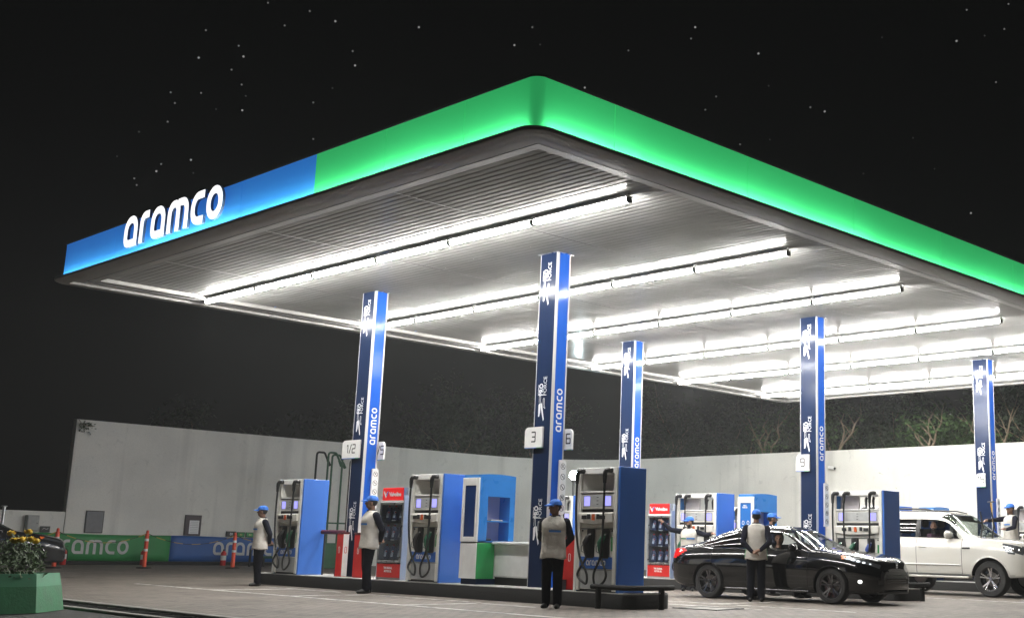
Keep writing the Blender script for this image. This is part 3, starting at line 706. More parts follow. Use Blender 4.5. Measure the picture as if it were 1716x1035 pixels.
# ------------------------------------------------------------------ payment kiosks
KGLASS = mat('dark kiosk screen', (.008, .03, .12), .08, coat=.6); KSCR = mat('lit kiosk poster', (.02, .13, .42), .15, emit=.10, ecol=(.02, .16, .5))
def kiosk(loc, label, poster):
    """tall cabinet with screen door facing -x, open shelf niche facing -y, and a counter running towards -y"""
    t = thing('payment_kiosk', label, 'kiosk', loc, 0, 'payment kiosks'); K0 = 0
    # y: 0 .. .46 tall cabinet (its -y face at y=0), counter from y=0 down to -1.15; x: 0 front .. .86
    HT = 1.97
    m = MB()
    def slab(x0, x1, y0, y1, z0, z1): m.box(x0, x1, y0, y1, z0, z1)
    # blue upper housing as a shell round the niche, curved crest
    m.box(.03, .86, .03, .46, .74, .765); m.box(.03, .86, .32, .46, .765, 1.85); m.box(.03, .22, .0, .319, .766, 1.85); m.box(.74, .86, .0, .319, .766, 1.85); m.box(.221, .739, .0, .319, 1.55, 1.85)
    m.build('housing', BLUE2, t)
    crest = [(.03, 1.851)] + [(.03 + .83 * k / 12, 1.90 + .075 * math.sin(math.pi * (.25 + .5 * k / 12)) - .02) for k in range(13)] + [(.86, 1.851)]
    m = MB(); m.prism(crest, lambda a, b, d: (a, d, b), .0, .46); m.build('crest', BLUE2, t, R(25))
    B('shelf', BLUE2, t, .222, .738, .01, .318, 1.10, 1.12)
    B('niche_back', mat('pale niche lining', (.45, .45, .62), .5), t, .223, .737, .29, .318, .766, 1.549)
    dr = MB()
    for a in ((.0, .075), (.385, .46)): dr.box(-.012, .028, a[0], a[1], .74, 1.88, .005)
    dr.box(-.0115, .0275, .0755, .3845, .741, .83, .004); dr.box(-.0115, .0275, .0755, .3845, 1.74, 1.879, .004)
    d = dr.build('door_frame', WHITE, t)
    pn = B('pane', KSCR if poster else KGLASS, d, .0, .02, .076, .384, .831, 1.739)
    if poster:
        m = MB(); fn = frontfn(-.001, .23, 1.30)
        for zz in (.38, .34): text_mb(m, 'PRO' if zz > .36 else 'FORCE', .045, lambda a, b, d_: fn(a - .02, b + zz, d_), 0, .002, bold=.002)
        m.build('print', WINK, pn)
        for q in range(2):
            m = MB(); ribbon(m, [(-.07 + q * .14 + .03 * math.cos(2 * math.pi * j / 12), .0 + .04 * math.sin(2 * math.pi * j / 12)) for j in range(12)], .01, fn, -.001, .002, True); m.build('print', WINK, pn)
        for q in range(4):
            m = MB(); ribbon(m, [(-.11, -.10 - q * .06), (.11 - .05 * (q % 2), -.10 - q * .06)], .015, fn, -.001, .002); m.build('print', WINK, pn)
    # base: white front, green side
    B('base_front', WHITE, t, .0, .02, .0, .46, .10, .725, .004); B('base_back', WHITE, t, .021, .86, .02, .46, .10, .725, .004)
    B('base_side', GREEN, t, .021, .42, -.004, .018, .10, .725, .003)
    B('plinth', NAVY, t, .05, .84, .01, .45, 0, .10); B('waist', BLACKP, t, .01, .85, .005, .455, .725, .74)
    # counter
    B('counter_body', WHITE, t, .42, .84, -1.12, -.005, .13, .70, .02); B('counter_plinth', BLACKP, t, .46, .80, -1.08, -.005, 0, .13)
    B('counter_top', WHITE, t, .34, .90, -1.18, -.006, .702, .755, .016)
    B('side_post', GREYP, t, .87, .89, .05, .30, .76, 1.80)
    return t
kiosk((-.28, 1.53, K), 'blue and white payment kiosk with empty shelf niche beside the tallest column', False)
kiosk((7.50, 1.40, K), 'blue payment kiosk with lit poster behind the black sedan roof', True)
kiosk((15.27, 1.36, K), 'blue payment kiosk whose curved top shows above the white SUV roof', True)
bk = thing('paper_pad', 'folded paper lying on the shelf of the front kiosk', 'paper', (.20, 1.66, K + 1.12)); B('cover', mat('tan card', (.35, .27, .18), .7), bk, -.14, .14, -.10, .08, 0, .012); B('sheets', WINK, bk, -.13, .13, -.095, .075, .012, .022)
dv = thing('card_terminal', 'small black card terminal lying on the front kiosk base', 'terminal', (.02, 1.60, K + .766)); B('body', BLACKP, dv, -.06, .06, -.045, .045, 0, .035, .01); B('keys', GREYP, dv, -.03, .03, -.02, .02, .035, .039)

# ------------------------------------------------------------------ red bins and equipment at the column feet
def red_bin(x, y, label, w=.30, d=.32, h=.85, white=True):
    t = thing('red_bin', label, 'bin', (x, y, K), 0, 'red bins on the islands')
    B('body', RED, t, 0, d, 0, w, .0, h, .012); B('lid', DRED, t, -.01, d + .01, -.01, w + .01, h, h + .035, .01)
    if white: B('side_panel', WHITE, t, .012, d - .012, -.006, -.0005, .01, h - .01)
    m = MB(); fn = frontfn(-.001, w / 2, h * .62); ribbon(m, arc_path([(-.022, -.06), (.022, -.06), (.022, .06), (-.022, .06)], .02, True, 4), .010, fn, 0, .003, True); m.build('emblem', WINK, t)
    m = MB(); fn = lambda a, b, q: (d / 2 + a, -.0065 - q, h * .62 + b); ribbon(m, arc_path([(-.022, -.06), (.022, -.06), (.022, .06), (-.022, .06)], .02, True, 4), .010, fn, 0, .003, True); m.build('emblem', RED if white else WINK, t)
    return t
red_bin(-.22, 5.86, 'narrow red bin with white side at the foot of the 1/2 column', .22, .15)
red_bin(-.22, 5.13, 'red bin beside the middle attendant by the 1/2 column', .33, .20, .84, False)
red_bin(-.22, -1.02, 'tall red bin between the tallest column and the nearest dispenser', .36, .34, .84, False)
red_bin(8.35, -.72 + 3.9, 'red bin glimpsed past the nearest dispenser on the middle island', .30, .30, .84, False)
t = thing('step_box', 'small grey box at the foot of the red bin by the front attendant', 'box', (-.36, -.80, K)); B('body', mat('dark grey box', (.06, .06, .06), .6), t, 0, .13, 0, .20, 0, .15, .01); B('lid', BLACKP, t, -.006, .136, -.006, .206, .15, .165, .004)
t = thing('washer_tray', 'maroon rail tray fixed between the back dispenser and the 1/2 column', 'tray', (.12, 6.12, K)); MB().tube([(0, 0, .88), (0, 1.05, .88)], .045, 10).build('rail', DRED, t, SM); 
for y in (.1, .95): MB().tube([(0, y, 0), (0, y, .85)], .02, 8).build('leg', BLACKP, t, SM)
t = thing('small_canister', 'small black canister on the island by the 1/2 column foot', 'canister', (-.10, 6.15, K)); MB().tube([(0, 0, 0), (0, 0, .13)], .07, 12).build('body', BLACKP, t, SM); MB().tube([(0, 0, .13), (0, 0, .17)], .03, 10).build('cap', GREYP, t, SM)
# ------------------------------------------------------------------ vehicles
def interp(tab):
    xs = [a for a, _ in tab]; ys = [b for _, b in tab]; n = len(xs)
    def f(x):
        if x <= xs[0]: return ys[0]
        if x >= xs[-1]: return ys[-1]
        i = 0
        while xs[i + 1] < x: i += 1
        h = xs[i + 1] - xs[i]; s = (x - xs[i]) / h
        def slope(k):
            if k == 0 or k == n - 1: return (ys[min(k + 1, n - 1)] - ys[max(k - 1, 0)]) / (xs[min(k + 1, n - 1)] - xs[max(k - 1, 0)])
            a = (ys[k] - ys[k - 1]) / (xs[k] - xs[k - 1]); b = (ys[k + 1] - ys[k]) / (xs[k + 1] - xs[k])
            return 0 if a * b <= 0 else 2 * a * b / (a + b)
        m0, m1 = slope(i) * h, slope(i + 1) * h
        return ys[i] * (2 * s ** 3 - 3 * s * s + 1) + m0 * (s ** 3 - 2 * s * s + s) + ys[i + 1] * (-2 * s ** 3 + 3 * s * s) + m1 * (s ** 3 - s * s)
    return f
def inpoly(x, y, P):
    c = False; j = len(P) - 1
    for i in range(len(P)):
        if (P[i][1] > y) != (P[j][1] > y) and x < (P[j][0] - P[i][0]) * (y - P[i][1]) / (P[j][1] - P[i][1]) + P[i][0]: c = not c
        j = i
    return c
CHROME = mat('chrome', (.75, .75, .76), .08, 1); TYRE = mat('tyre rubber', (.012, .012, .012), .75, bump=.2, bscale=50)
LINER = mat('wheel arch liner', (.006, .006, .006), .9); CABIN = mat('dark cabin trim', (.016, .016, .018), .7); SEAT = mat('seat fabric', (.03, .03, .032), .85)
HEADL = mat('headlamp lens', (.13, .14, .15), .12, .5, coat=1.0); LAMPU = mat('lit lamp unit', (.8, .85, .9), .2, emit=1.1, ecol=(.85, .93, 1)); AMBER = mat('amber lamp', (.55, .12, .02), .2, emit=.25, ecol=(1, .18, .02)); TAIL = mat('tail lamp', (.50, .012, .012), .12, coat=.6, emit=.25, ecol=(1, .02, .02))
def wheel(parent, loc, r, wd, rimr, style, side):
    """axis along y, outer face towards side"""
    t = bpy.data.objects.new('wheel', None); COL.objects.link(t); t.parent = parent; t.location = loc; t.empty_display_size = .1
    prof = [(rimr, -.42), (rimr + .012, -.5), (r - .03, -.5), (r - .008, -.40), (r, -.25), (r, .25), (r - .008, .40), (r - .03, .5), (rimr + .012, .5), (rimr, .42)]
    n = 40
    m = MB(); m.quad_grid([[(q * math.cos(2 * math.pi * k / n), yy * wd, q * math.sin(2 * math.pi * k / n)) for q, yy in prof] for k in range(n)], closed_u=True, closed_v=True); m.build('tyre', TYRE, t, R(40))
    s = side; rm = mat('black alloy', (.015, .015, .016), .22, .4, coat=.5); mach = mat('machined alloy', (.55, .55, .56), .22, 1)
    m = MB(); m.quad_grid([[(q * math.cos(2 * math.pi * k / n), s * yy * wd, q * math.sin(2 * math.pi * k / n)) for q, yy in ((rimr + .004, .46), (rimr - .018, .44), (rimr - .03, .10), (.0, .04))] for k in range(n)], closed_u=True); m.build('rim', rm, t, R(40))
    for k in range(5):
        a = 2 * math.pi * k / 5 + .3
        m = MB()
        for da in ((-.16, .16) if style == 'double' else (-.20, .20)):
            P = []
            for q, hw, yy in ((.03, .020, .30), (rimr * .5, .017, .34), (rimr - .012, .022, .44)):
                aa = a + da * (.35 + .65 * q / rimr); ca, sa = math.cos(aa), math.sin(aa)
                P.append([(q * ca - hw * sa, s * yy * wd, q * sa + hw * ca), (q * ca - hw * .8 * sa, s * (yy + .05) * wd, q * sa + hw * .8 * ca), (q * ca + hw * .8 * sa, s * (yy + .05) * wd, q * sa - hw * .8 * ca), (q * ca + hw * sa, s * yy * wd, q * sa - hw * ca)])
            m.quad_grid(P, closed_v=True); m.poly(P[0]); m.poly(P[-1])
        m.build('spoke', mach if style == 'double' else mat('dark machined alloy', (.07, .07, .075), .2, .9, coat=.4), t, R(40))
    MB().tube([(0, s * .30 * wd, 0), (0, s * .43 * wd, 0)], [.045, .036], 14).build('hub_cap', mach if style == 'double' else rm, t, SM)
    MB().tube([(0, -s * .1 * wd, 0), (0, s * .08 * wd, 0)], rimr * .72, 20).build('brake_disc', mat('brake steel', (.18, .17, .16), .4, .9), t, SM)
    return t
def car(sp, label, paint, loc, rz, group=None):
    t = thing(sp['name'], label, sp['cat'], loc, rz, group); L = sp['L']
    zt, zb, yb, hw, z0 = (interp(sp[k]) for k in ('zt', 'zb', 'yb', 'hw', 'z0')); nn, mm = sp['n'], sp['m']
    prof = interp(sp['side']); NL, NU = 22, sp.get('nu', 30)
    xs = [0, .01, .03, .055] + [.08 + (L - .16) * k / sp['nx'] for k in range(sp['nx'] + 1)] + [L - .055, L - .03, L - .01, L]
    for a in sp['seams']: xs += [a - .006, a + .006]
    xs = sorted(xs); xs = [x for i, x in enumerate(xs) if i == 0 or x - xs[i - 1] > .002]
    def lower(x, s):
        z = z0(x) + (zb(x) - z0(x)) * s; e = prof(s); f = hw(x) * e; y = f + (yb(x) - hw(x) * prof(1)) * max(0, (s - .6) / .4) ** 2
        return y, z
    def section(x):
        P = [lower(x, j / NL) for j in range(NL)]
        h = max(zt(x) - zb(x), .004); Y = yb(x)
        for j in range(NU + 1):
            a = math.pi / 2 * j / NU; P.append((Y * max(math.cos(a), 0) ** (2 / nn), zb(x) + h * math.sin(a) ** (2 / mm)))
        return P
    secs = [section(x) for x in xs]; NJ = NL + NU + 1
    V = {1: [], -1: []}; parts = {}
    arches = sp['arches']; AR = sp['AR']
    def put(name, pts): parts.setdefault(name, MB()).poly(pts)
    for sgn in (1, -1):
        for i in range(len(xs) - 1):
            for j in range(NJ - 1):
                q = [(xs[i], sgn * secs[i][j][0], secs[i][j][1]), (xs[i + 1], sgn * secs[i + 1][j][0], secs[i + 1][j][1]), (xs[i + 1], sgn * secs[i + 1][j + 1][0], secs[i + 1][j + 1][1]), (xs[i], sgn * secs[i][j + 1][0], secs[i][j + 1][1])]
                cx = (xs[i] + xs[i + 1]) / 2; cy = abs(q[0][1] + q[2][1]) / 2; cz = (q[0][2] + q[2][2]) / 2
                if j < NL and any((cx - ax) ** 2 + (cz - az) ** 2 < AR * AR for ax, az in arches): continue
                up = j >= NL; k = None
                if up:
                    a = (j - NL + .5) / NU
                    if a > sp['roof_a']:
                        for nm, x0, x1, bow in sp['screens']:
                            if x0 - bow * (cy / .7) ** 2 < cx < x1 - bow * (cy / .7) ** 2 and cy < sp['screen_y'](cx): k = nm
                    else:
                        for iw, (nm, P) in enumerate(sp['windows']):
                            if inpoly(cx, cz, P): k = f'{nm}|{sgn}|{iw}' if not (nm == 'front_window' and sgn == sp['open']) else 'skip'
                if k is None:
                    for nm, P, y0 in sp['lamps']:
                        if cy > y0 and inpoly(cx, cz, P): k = f'{nm}|{sgn}'
                if k is None and any(abs(cx - a) < .006 for a in sp['seams']) and sp['seam_z'][0] < cz < sp['seam_z'][1]: k = f'gap|{sgn}|{min(range(len(sp["seams"])), key=lambda q: abs(cx - sp["seams"][q]))}'
                if k is None:
                    if up and sp['bonnet_x'] < cx: k = 'bonnet'
                    elif up and cx < sp['boot_x']: k = 'boot_lid'
                    elif not up and cz > sp['sill_z']:
                        for d0, d1 in sp['doors']:
                            if d0 < cx < d1: k = f'door|{d0}|{sgn}'
                    if k is None: k = f'lower_trim|{sgn}|{sum(cx > ax for ax, _ in arches)}' if cz < sp['trim_z'] else 'body'
                if k != 'skip': put(k, q)
    for e in (0, -1):
        P = [(xs[e], secs[e][j][0], secs[e][j][1]) for j in range(NJ)] + [(xs[e], -secs[e][j][0], secs[e][j][1]) for j in range(NJ - 2, -1, -1)]
        put('body', P)
    MT = {'body': paint, 'bonnet': paint, 'boot_lid': paint, 'gap': LINER, 'lower_trim': sp['trim_mat'], 'door': paint, 'headlamp': HEADL, 'amber_lamp': AMBER, 'tail_lamp': TAIL,
          'windscreen': sp['glass_f'], 'rear_window': sp['glass_d'], 'front_window': sp['glass_o'], 'rear_side_window': sp['glass_d'], 'quarter_window': sp['glass_d'], 'grille': BLACKP, 'pillar_trim': BLACKP}
    NM = {'gap': 'panel_gap', 'front_window': 'window', 'rear_side_window': 'window', 'quarter_window': 'window'}
    for k, mb in parts.items():
        b = k.split('|')[0]; mb.build(NM.get(b, b), sp['glass_o'] if b == 'rear_side_window' and '|1|' in k and sp['cat'] == 'car' else MT[b], t, R(28))
    def ysurf(x, z):
        s = (z - z0(x)) / max(zb(x) - z0(x), .01); return lower(x, min(max(s, 0), 1))[0]
    for sgn in (1, -1):
        for ax, az in arches:
            rr = sp['WR']; wd = sp['WW']; yo = hw(ax) * .985 - wd / 2 - .015
            wheel(t, (ax, sgn * yo, rr), rr, wd, sp['rim'], sp['style'], sgn)
            # arch lip and liner
            aa = [k for k in range(25) if az + AR * math.sin(math.pi * (-.12 + 1.24 * k / 24)) > z0(ax) + .01]
            pts = []
            for k in aa:
                an = math.pi * (-.12 + 1.24 * k / 24); x = ax + AR * math.cos(an); z = az + AR * math.sin(an); pts.append((x, sgn * (ysurf(x, z) + .002), z))
            MB().tube(pts, sp['lip'], 6).build('arch_lip', sp['lip_mat'] or paint, t, SM)
            rows = [[(x, sgn * yy, z) for yy in (abs(y) - .004, yo - wd * .7)] for x, y, z in pts]; m = MB(); m.quad_grid(rows); m.poly([(x, sgn * (yo - wd * .7), z) for x, y, z in pts]); m.build('arch_liner', LINER, t)
    # underbody, floor, seats, dash
    B('underbody', LINER, t, .35, L - .35, -hw(L / 2) * .80, hw(L / 2) * .80, z0(L / 2) + .01, z0(L / 2) + .10)
    c = sp['cab']
    for yy in (-.37, .37):
        m = MB(); m.box(c['sx'] - .25, c['sx'] + .28, yy - .25, yy + .25, c['sz'] - .14, c['sz'], .05); m.build('seat', SEAT, t)
        m = MB(); q = [(c['sx'] - .18, c['sz']), (c['sx'] - .02, c['sz']), (c['sx'] - .20, c['sz'] + .60), (c['sx'] - .30, c['sz'] + .60)]; m.prism(q, lambda a, b, d: (a, yy + d, b), -.23, .23); m.build('seat_back', SEAT, t)
        m = MB(); m.box(c['sx'] - .34, c['sx'] - .23, yy - .13, yy + .13, c['sz'] + .64, c['sz'] + .82, .04); m.build('headrest', SEAT, t)
    m = MB(); m.box(c['sx'] - 1.2, c['sx'] - .75, -.6, .6, c['sz'] - .1, c['sz'] + .45, .06); m.build('rear_seat', SEAT, t)
    m = MB(); m.box(c['dash'] - .15, c['dash'] + .25, -hw(2) * .82, hw(2) * .82, c['sz'] + .1, c['dz'], .05); m.build('dashboard', CABIN, t)
    st = [(c['dash'] - .28 - .06 * math.sin(a), -.37 + .18 * math.cos(a), c['dz'] - .02 + .17 * math.sin(a)) for a in [2 * math.pi * k / 20 for k in range(20)]]
    MB().tube(st, .014, 6, closed=True).build('steering_wheel', BLACKP, t, SM)
    # mirrors and door handles
    for sgn in (1, -1):
        mx, mz = c['mirror']; y = sgn * (yb(mx) + .10)
        r_ = c['mr']; m = MB(); m.box(mx - r_[0] * .7, mx + r_[0] * .7, y - r_[1], y + r_[1], mz - r_[2], mz + r_[2], min(r_) * .6); m.build('mirror', sp['mirror_mat'] or paint, t, R(70)); MB().tube([(mx, sgn * (yb(mx) - .04), mz - .05), (mx, y, mz - .03)], .02, 8).build('mirror_arm', BLACKP, t, SM)
        for hx, hz in sp['handles']:
            y = sgn * (ysurf(hx, hz) + .018); MB().box(hx - .10, hx + .10, y - .012, y + .012, hz - .016, hz + .016, .010).build('door_handle', sp['handle_mat'] or paint, t)
    return t, ysurf
SEDAN = dict(open=-1, name='sedan_car', cat='car', L=4.66, n=3.6, m=1.55, nx=250,
    zt=[(0, .86), (.02, .93), (.06, .99), (.2, 1.02), (.42, 1.05), (.62, 1.09), (.95, 1.225), (1.3, 1.335), (1.7, 1.40), (2.15, 1.418), (2.45, 1.405), (2.72, 1.35), (3.0, 1.215), (3.25, 1.085), (3.42, 1.01), (3.6, .985), (4.0, .945), (4.3, .895), (4.5, .845), (4.6, .79), (4.66, .66)],
    zb=[(0, .84), (.05, .90), (.3, .945), (1.0, .965), (2.0, .955), (3.1, .925), (3.5, .915), (4.0, .875), (4.3, .815), (4.5, .755), (4.6, .70), (4.66, .60)],
    yb=[(0, .56), (.05, .64), (.15, .72), (.4, .78), (.8, .80), (2.0, .82), (3.0, .82), (3.5, .81), (4.0, .79), (4.3, .745), (4.5, .65), (4.6, .53), (4.66, .38)],
    hw=[(0, .62), (.04, .70), (.12, .78), (.3, .86), (.6, .895), (1.0, .90), (3.6, .90), (4.0, .89), (4.25, .86), (4.45, .79), (4.58, .68), (4.66, .50)],
    z0=[(0, .46), (.05, .36), (.2, .27), (.6, .20), (1.4, .185), (3.2, .185), (4.1, .20), (4.45, .20), (4.6, .22), (4.66, .28)],
    side=[(0, .90), (.06, .955), (.18, .972), (.42, .985), (.62, 1.0), (.82, .985), (1.0, .945)],
    seams=[3.28, 2.10, 1.10], seam_z=(.30, 1.0), arches=[(1.03, .325), (3.765, .325)], AR=.365, WR=.325, WW=.215, rim=.222, style='dark', lip=.010, lip_mat=None, roof_a=.56,
    screens=[('windscreen', 2.66, 3.42, .14), ('rear_window', .58, 1.24, -.10)], screen_y=lambda x: .64 if x > 2 else .56,
    windows=[('front_window', [(2.14, .975), (3.10, .955), (3.13, .985), (2.78, 1.19), (2.50, 1.30), (2.16, 1.335)]), ('rear_side_window', [(1.18, .985), (2.06, .975), (2.08, 1.335), (1.75, 1.33), (1.40, 1.26)]), ('quarter_window', [(.72, .995), (1.12, .985), (1.30, 1.22), (1.05, 1.14)])],
    lamps=[('headlamp', [(4.02, .815), (4.50, .705), (4.60, .66), (4.60, .72), (4.45, .785), (4.06, .865)], .30), ('amber_lamp', [(3.94, .84), (4.02, .815), (4.06, .865), (3.96, .88)], .3), ('tail_lamp', [(0, .73), (.20, .755), (.47, .90), (.36, .95), (.0, .93)], .30), ('grille', [(4.61, .38), (4.66, .38), (4.66, .60), (4.63, .60)], -1)],
    bonnet_x=3.42, boot_x=.60, sill_z=.29, trim_z=.235, doors=[(1.106, 2.094), (2.106, 3.274)], trim_mat=BLACKP,
    glass_f=glass('windscreen glass', (.62, .68, .66)), glass_d=glass('dark tinted glass', (.05, .055, .06)), glass_o=glass('clear side glass', (.72, .76, .76)),
    cab=dict(sx=2.18, sz=.46, dash=3.05, dz=.93, mirror=(2.98, 1.0), mr=(.075, .105, .065)), handles=[(2.26, .80), (1.24, .82)], handle_mat=None, mirror_mat=None)
BLACKCAR = mat('black car paint', (.0022, .0022, .0026), .25, coat=1.0, spec=.05)
a_ = math.atan2(-2.72, .26); ox, oy = 4.42 - (1.03 * math.cos(a_) - (-.78) * math.sin(a_)), .03 - (1.03 * math.sin(a_) + (-.78) * math.cos(a_))
sedan, ys_ = car(SEDAN, 'glossy black sedan parked at the middle island with its driver window open', BLACKCAR, (ox, oy, 0), a_)
for sgn in (1, -1):
    pts = [(x, sgn * (ys_(x, .947) + .006), .952 + (.02 if x < 1 else 0)) for x in [.7 + 2.4 * k / 20 for k in range(21)]]; MB().tube(pts, .006, 5).build('window_trim', BLACKCAR, sedan, SM)
    MB().ell((4.34, sgn * (ys_(4.34, .42) - .01), .42), (.045, .04, .035), 10, 6).build('fog_lamp', mat('lit fog lamp', (.9, .9, .9), .2, emit=2.0, ecol=(1, 1, .95)), sedan, SM)
    pts = [(x, sgn * (ys_(x, .22) + .004), .215) for x in [1.45 + 1.85 * k / 10 for k in range(11)]]; MB().tube(pts, .016, 6).build('sill_strip', mat('sill chrome', (.35, .35, .36), .2, .9), sedan, SM)
m = MB(); m.box(4.60, 4.675, -.34, .34, .60, .625, .006); m.build('grille_bar', BLACKCAR, sedan)
m = MB(); ribbon(m, [(-.035, .045), (-.025, -.045), (.025, -.045), (.035, .045)], .012, lambda a, b, d: (4.665 + d, a, .72 + b), -.06, .008); ribbon(m, [(-.028, 0), (.028, 0)], .012, lambda a, b, d: (4.665 + d, a, .72 + b), -.06, .0085); m.build('emblem', CHROME, sedan)
for sgn in (1, -1):
    for q in range(5):
        x = 4.12 + q * .085; MB().ell((x, sgn * (ys_(x, .76) - .012), .825 - q * .024), (.040, .030, .020), 10, 6).build('lamp_unit', LAMPU, sedan, SM)
    B('intake', LINER, sedan, 4.40, 4.585, sgn * .44, sgn * .66, .30, .42, .02)
for k in range(4): B('grille_slat', BLACKP, sedan, 4.60, 4.668, -.38, .38, .40 + k * .045, .412 + k * .045)
B('bumper_splitter', BLACKP, sedan, 4.15, 4.60, -.62, .62, .20, .24, .01)

SUVS = dict(open=-1, name='suv_car', cat='suv', L=4.96, n=6.0, m=1.9, nx=210,
    zt=[(0, 1.30), (.02, 1.45), (.08, 1.72), (.2, 1.88), (.45, 1.925), (1.2, 1.945), (2.2, 1.945), (2.65, 1.925), (2.86, 1.875), (3.1, 1.70), (3.45, 1.43), (3.62, 1.345), (3.8, 1.325), (4.3, 1.305), (4.65, 1.27), (4.82, 1.21), (4.92, 1.11), (4.96, .96)],
    zb=[(0, 1.22), (.1, 1.27), (1.0, 1.295), (3.4, 1.275), (3.7, 1.27), (4.3, 1.245), (4.65, 1.20), (4.82, 1.13), (4.92, 1.03), (4.96, .90)],
    yb=[(0, .80), (.08, .86), (.3, .90), (1, .915), (3.4, .915), (4.0, .91), (4.4, .895), (4.65, .85), (4.82, .76), (4.92, .62), (4.96, .5)],
    hw=[(0, .84), (.06, .90), (.25, .965), (.7, .985), (4.3, .985), (4.55, .965), (4.72, .92), (4.86, .83), (4.93, .74), (4.96, .62)],
    z0=[(0, .60), (.1, .52), (.5, .47), (1.7, .46), (3.5, .46), (4.4, .44), (4.8, .46), (4.96, .52)],
    side=[(0, .93), (.06, .965), (.2, .982), (.5, .995), (.72, 1.0), (.88, .985), (1.0, .955)],
    seams=[3.36, 2.16, 1.06], seam_z=(.50, 1.3), arches=[(1.20, .42), (4.05, .42)], AR=.475, WR=.405, WW=.27, rim=.262, style='double', lip=.018, lip_mat=None, roof_a=.50,
    screens=[('windscreen', 2.88, 3.60, .10), ('rear_window', .0, .22, 0)], screen_y=lambda x: .76,
    windows=[('front_window', [(2.20, 1.31), (3.30, 1.29), (3.36, 1.33), (2.98, 1.64), (2.80, 1.77), (2.22, 1.80)]), ('rear_side_window', [(1.12, 1.31), (2.12, 1.31), (2.12, 1.80), (1.14, 1.80)]), ('quarter_window', [(.28, 1.33), (1.04, 1.31), (1.04, 1.79), (.36, 1.77)]), ('pillar_trim', [(2.11, 1.31), (2.21, 1.31), (2.23, 1.80), (2.11, 1.80)]), ('pillar_trim', [(1.03, 1.31), (1.13, 1.31), (1.15, 1.80), (1.03, 1.80)])],
    lamps=[('headlamp', [(4.38, 1.19), (4.42, 1.05), (4.52, .99), (4.90, .95), (4.95, 1.0), (4.82, 1.12), (4.62, 1.18)], .40), ('tail_lamp', [(0, .95), (.18, .95), (.14, 1.25), (.0, 1.25)], .4), ('grille', [(4.86, .70), (4.96, .70), (4.96, 1.02), (4.90, 1.02)], -1)],
    bonnet_x=3.62, boot_x=.10, sill_z=.60, trim_z=.50, doors=[(1.066, 2.154), (2.166, 3.354)], trim_mat=mat('grey lower trim', (.40, .40, .38), .5),
    glass_f=glass('suv windscreen', (.70, .78, .74)), glass_d=glass('dark tinted glass', (.05, .055, .06)), glass_o=glass('suv side glass', (.60, .62, .60)),
    cab=dict(sx=2.35, sz=.92, dash=3.15, dz=1.28, mirror=(3.05, 1.38), mr=(.09, .15, .095)), handles=[(2.34, 1.10), (1.24, 1.10)], handle_mat=None, mirror_mat=None)
PEARL = mat('pearl white car paint', (.60, .59, .54), .22, coat=.8)
suv, ysv = car(SUVS, 'white SUV with raised wipers and the driver looking out of the window', PEARL, (12.54, 1.85, 0), R(-90))
for sgn in (1, -1):
    MB().tube([(.5, sgn * .72, 1.935), (.6, sgn * .74, 1.985), (1.4, sgn * .74, 2.0), (2.3, sgn * .74, 1.985), (2.62, sgn * .70, 1.925)], [.014, .02, .022, .02, .012], 8).build('roof_rail', BLACKP, suv, SM)
    m = MB(); m.box(1.75, 3.56, sgn * .93 - .11, sgn * .93 + .11, .40, .455, .02); m.build('side_step', PEARL, suv); m = MB(); m.box(1.80, 3.52, sgn * .93 - .095, sgn * .93 + .095, .4565, .468); m.build('step_tread', BLACKP, suv)
    pts = [(x, sgn * (ysv(x, .70) + .008), .70) for x in [1.70 + 1.62 * k / 12 for k in range(13)]]; MB().tube(pts, .022, 6).build('side_moulding', mat('satin moulding', (.55, .55, .54), .35, .6), suv, SM)
    m = MB(); y = sgn * (ysv(3.46, 1.09) + .006); m.box(3.38, 3.58, y - .012, y + .008, 1.065, 1.105, .006); m.build('fender_vent', BLACKP, suv)
    # raised wiper arms
    MB().tube([(3.58, sgn * .28 - .15, 1.35), (3.70, sgn * .28 - .30, 1.62), (3.76, sgn * .28 - .45, 1.80)], [.020, .017, .012], 6).build('wiper_arm', BLACKP, suv, SM)
    MB().tube([(3.70, sgn * .28 - .22, 1.50), (3.80, sgn * .28 - .58, 1.92)], .016, 6).build('wiper_blade', RUBBER, suv, SM)
for sgn in (1, -1):
    for q in range(3): MB().ell((4.50 + q * .12, sgn * (ysv(4.50 + q * .12, 1.08) - .012), 1.09 - .02 * q), (.050, .035, .045), 12, 8).build('lamp_unit', CHROME if q else LAMPU, suv, SM)
m = MB(); m.box(4.88, 4.97, -.45, .45, .76, .80, .01); m.build('grille_bar', CHROME, suv); m = MB(); m.box(4.89, 4.975, -.45, .45, .86, .90, .01); m.build('grille_bar', CHROME, suv)
B('bumper', PEARL, suv, 4.62, 4.99, -.66, .66, .46, .68, .05); B('number_plate', WHITE, suv, 4.992, 5.0, -.26, .26, .52, .64)
GREYCAR = mat('dark grey car paint', (.030, .031, .033), .16, .4, coat=.9)
gcar, _ = car(SEDAN, 'dark grey car nosing in behind the planter at the picture edge', GREYCAR, (-4.75, 20.7, 0), R(-14))
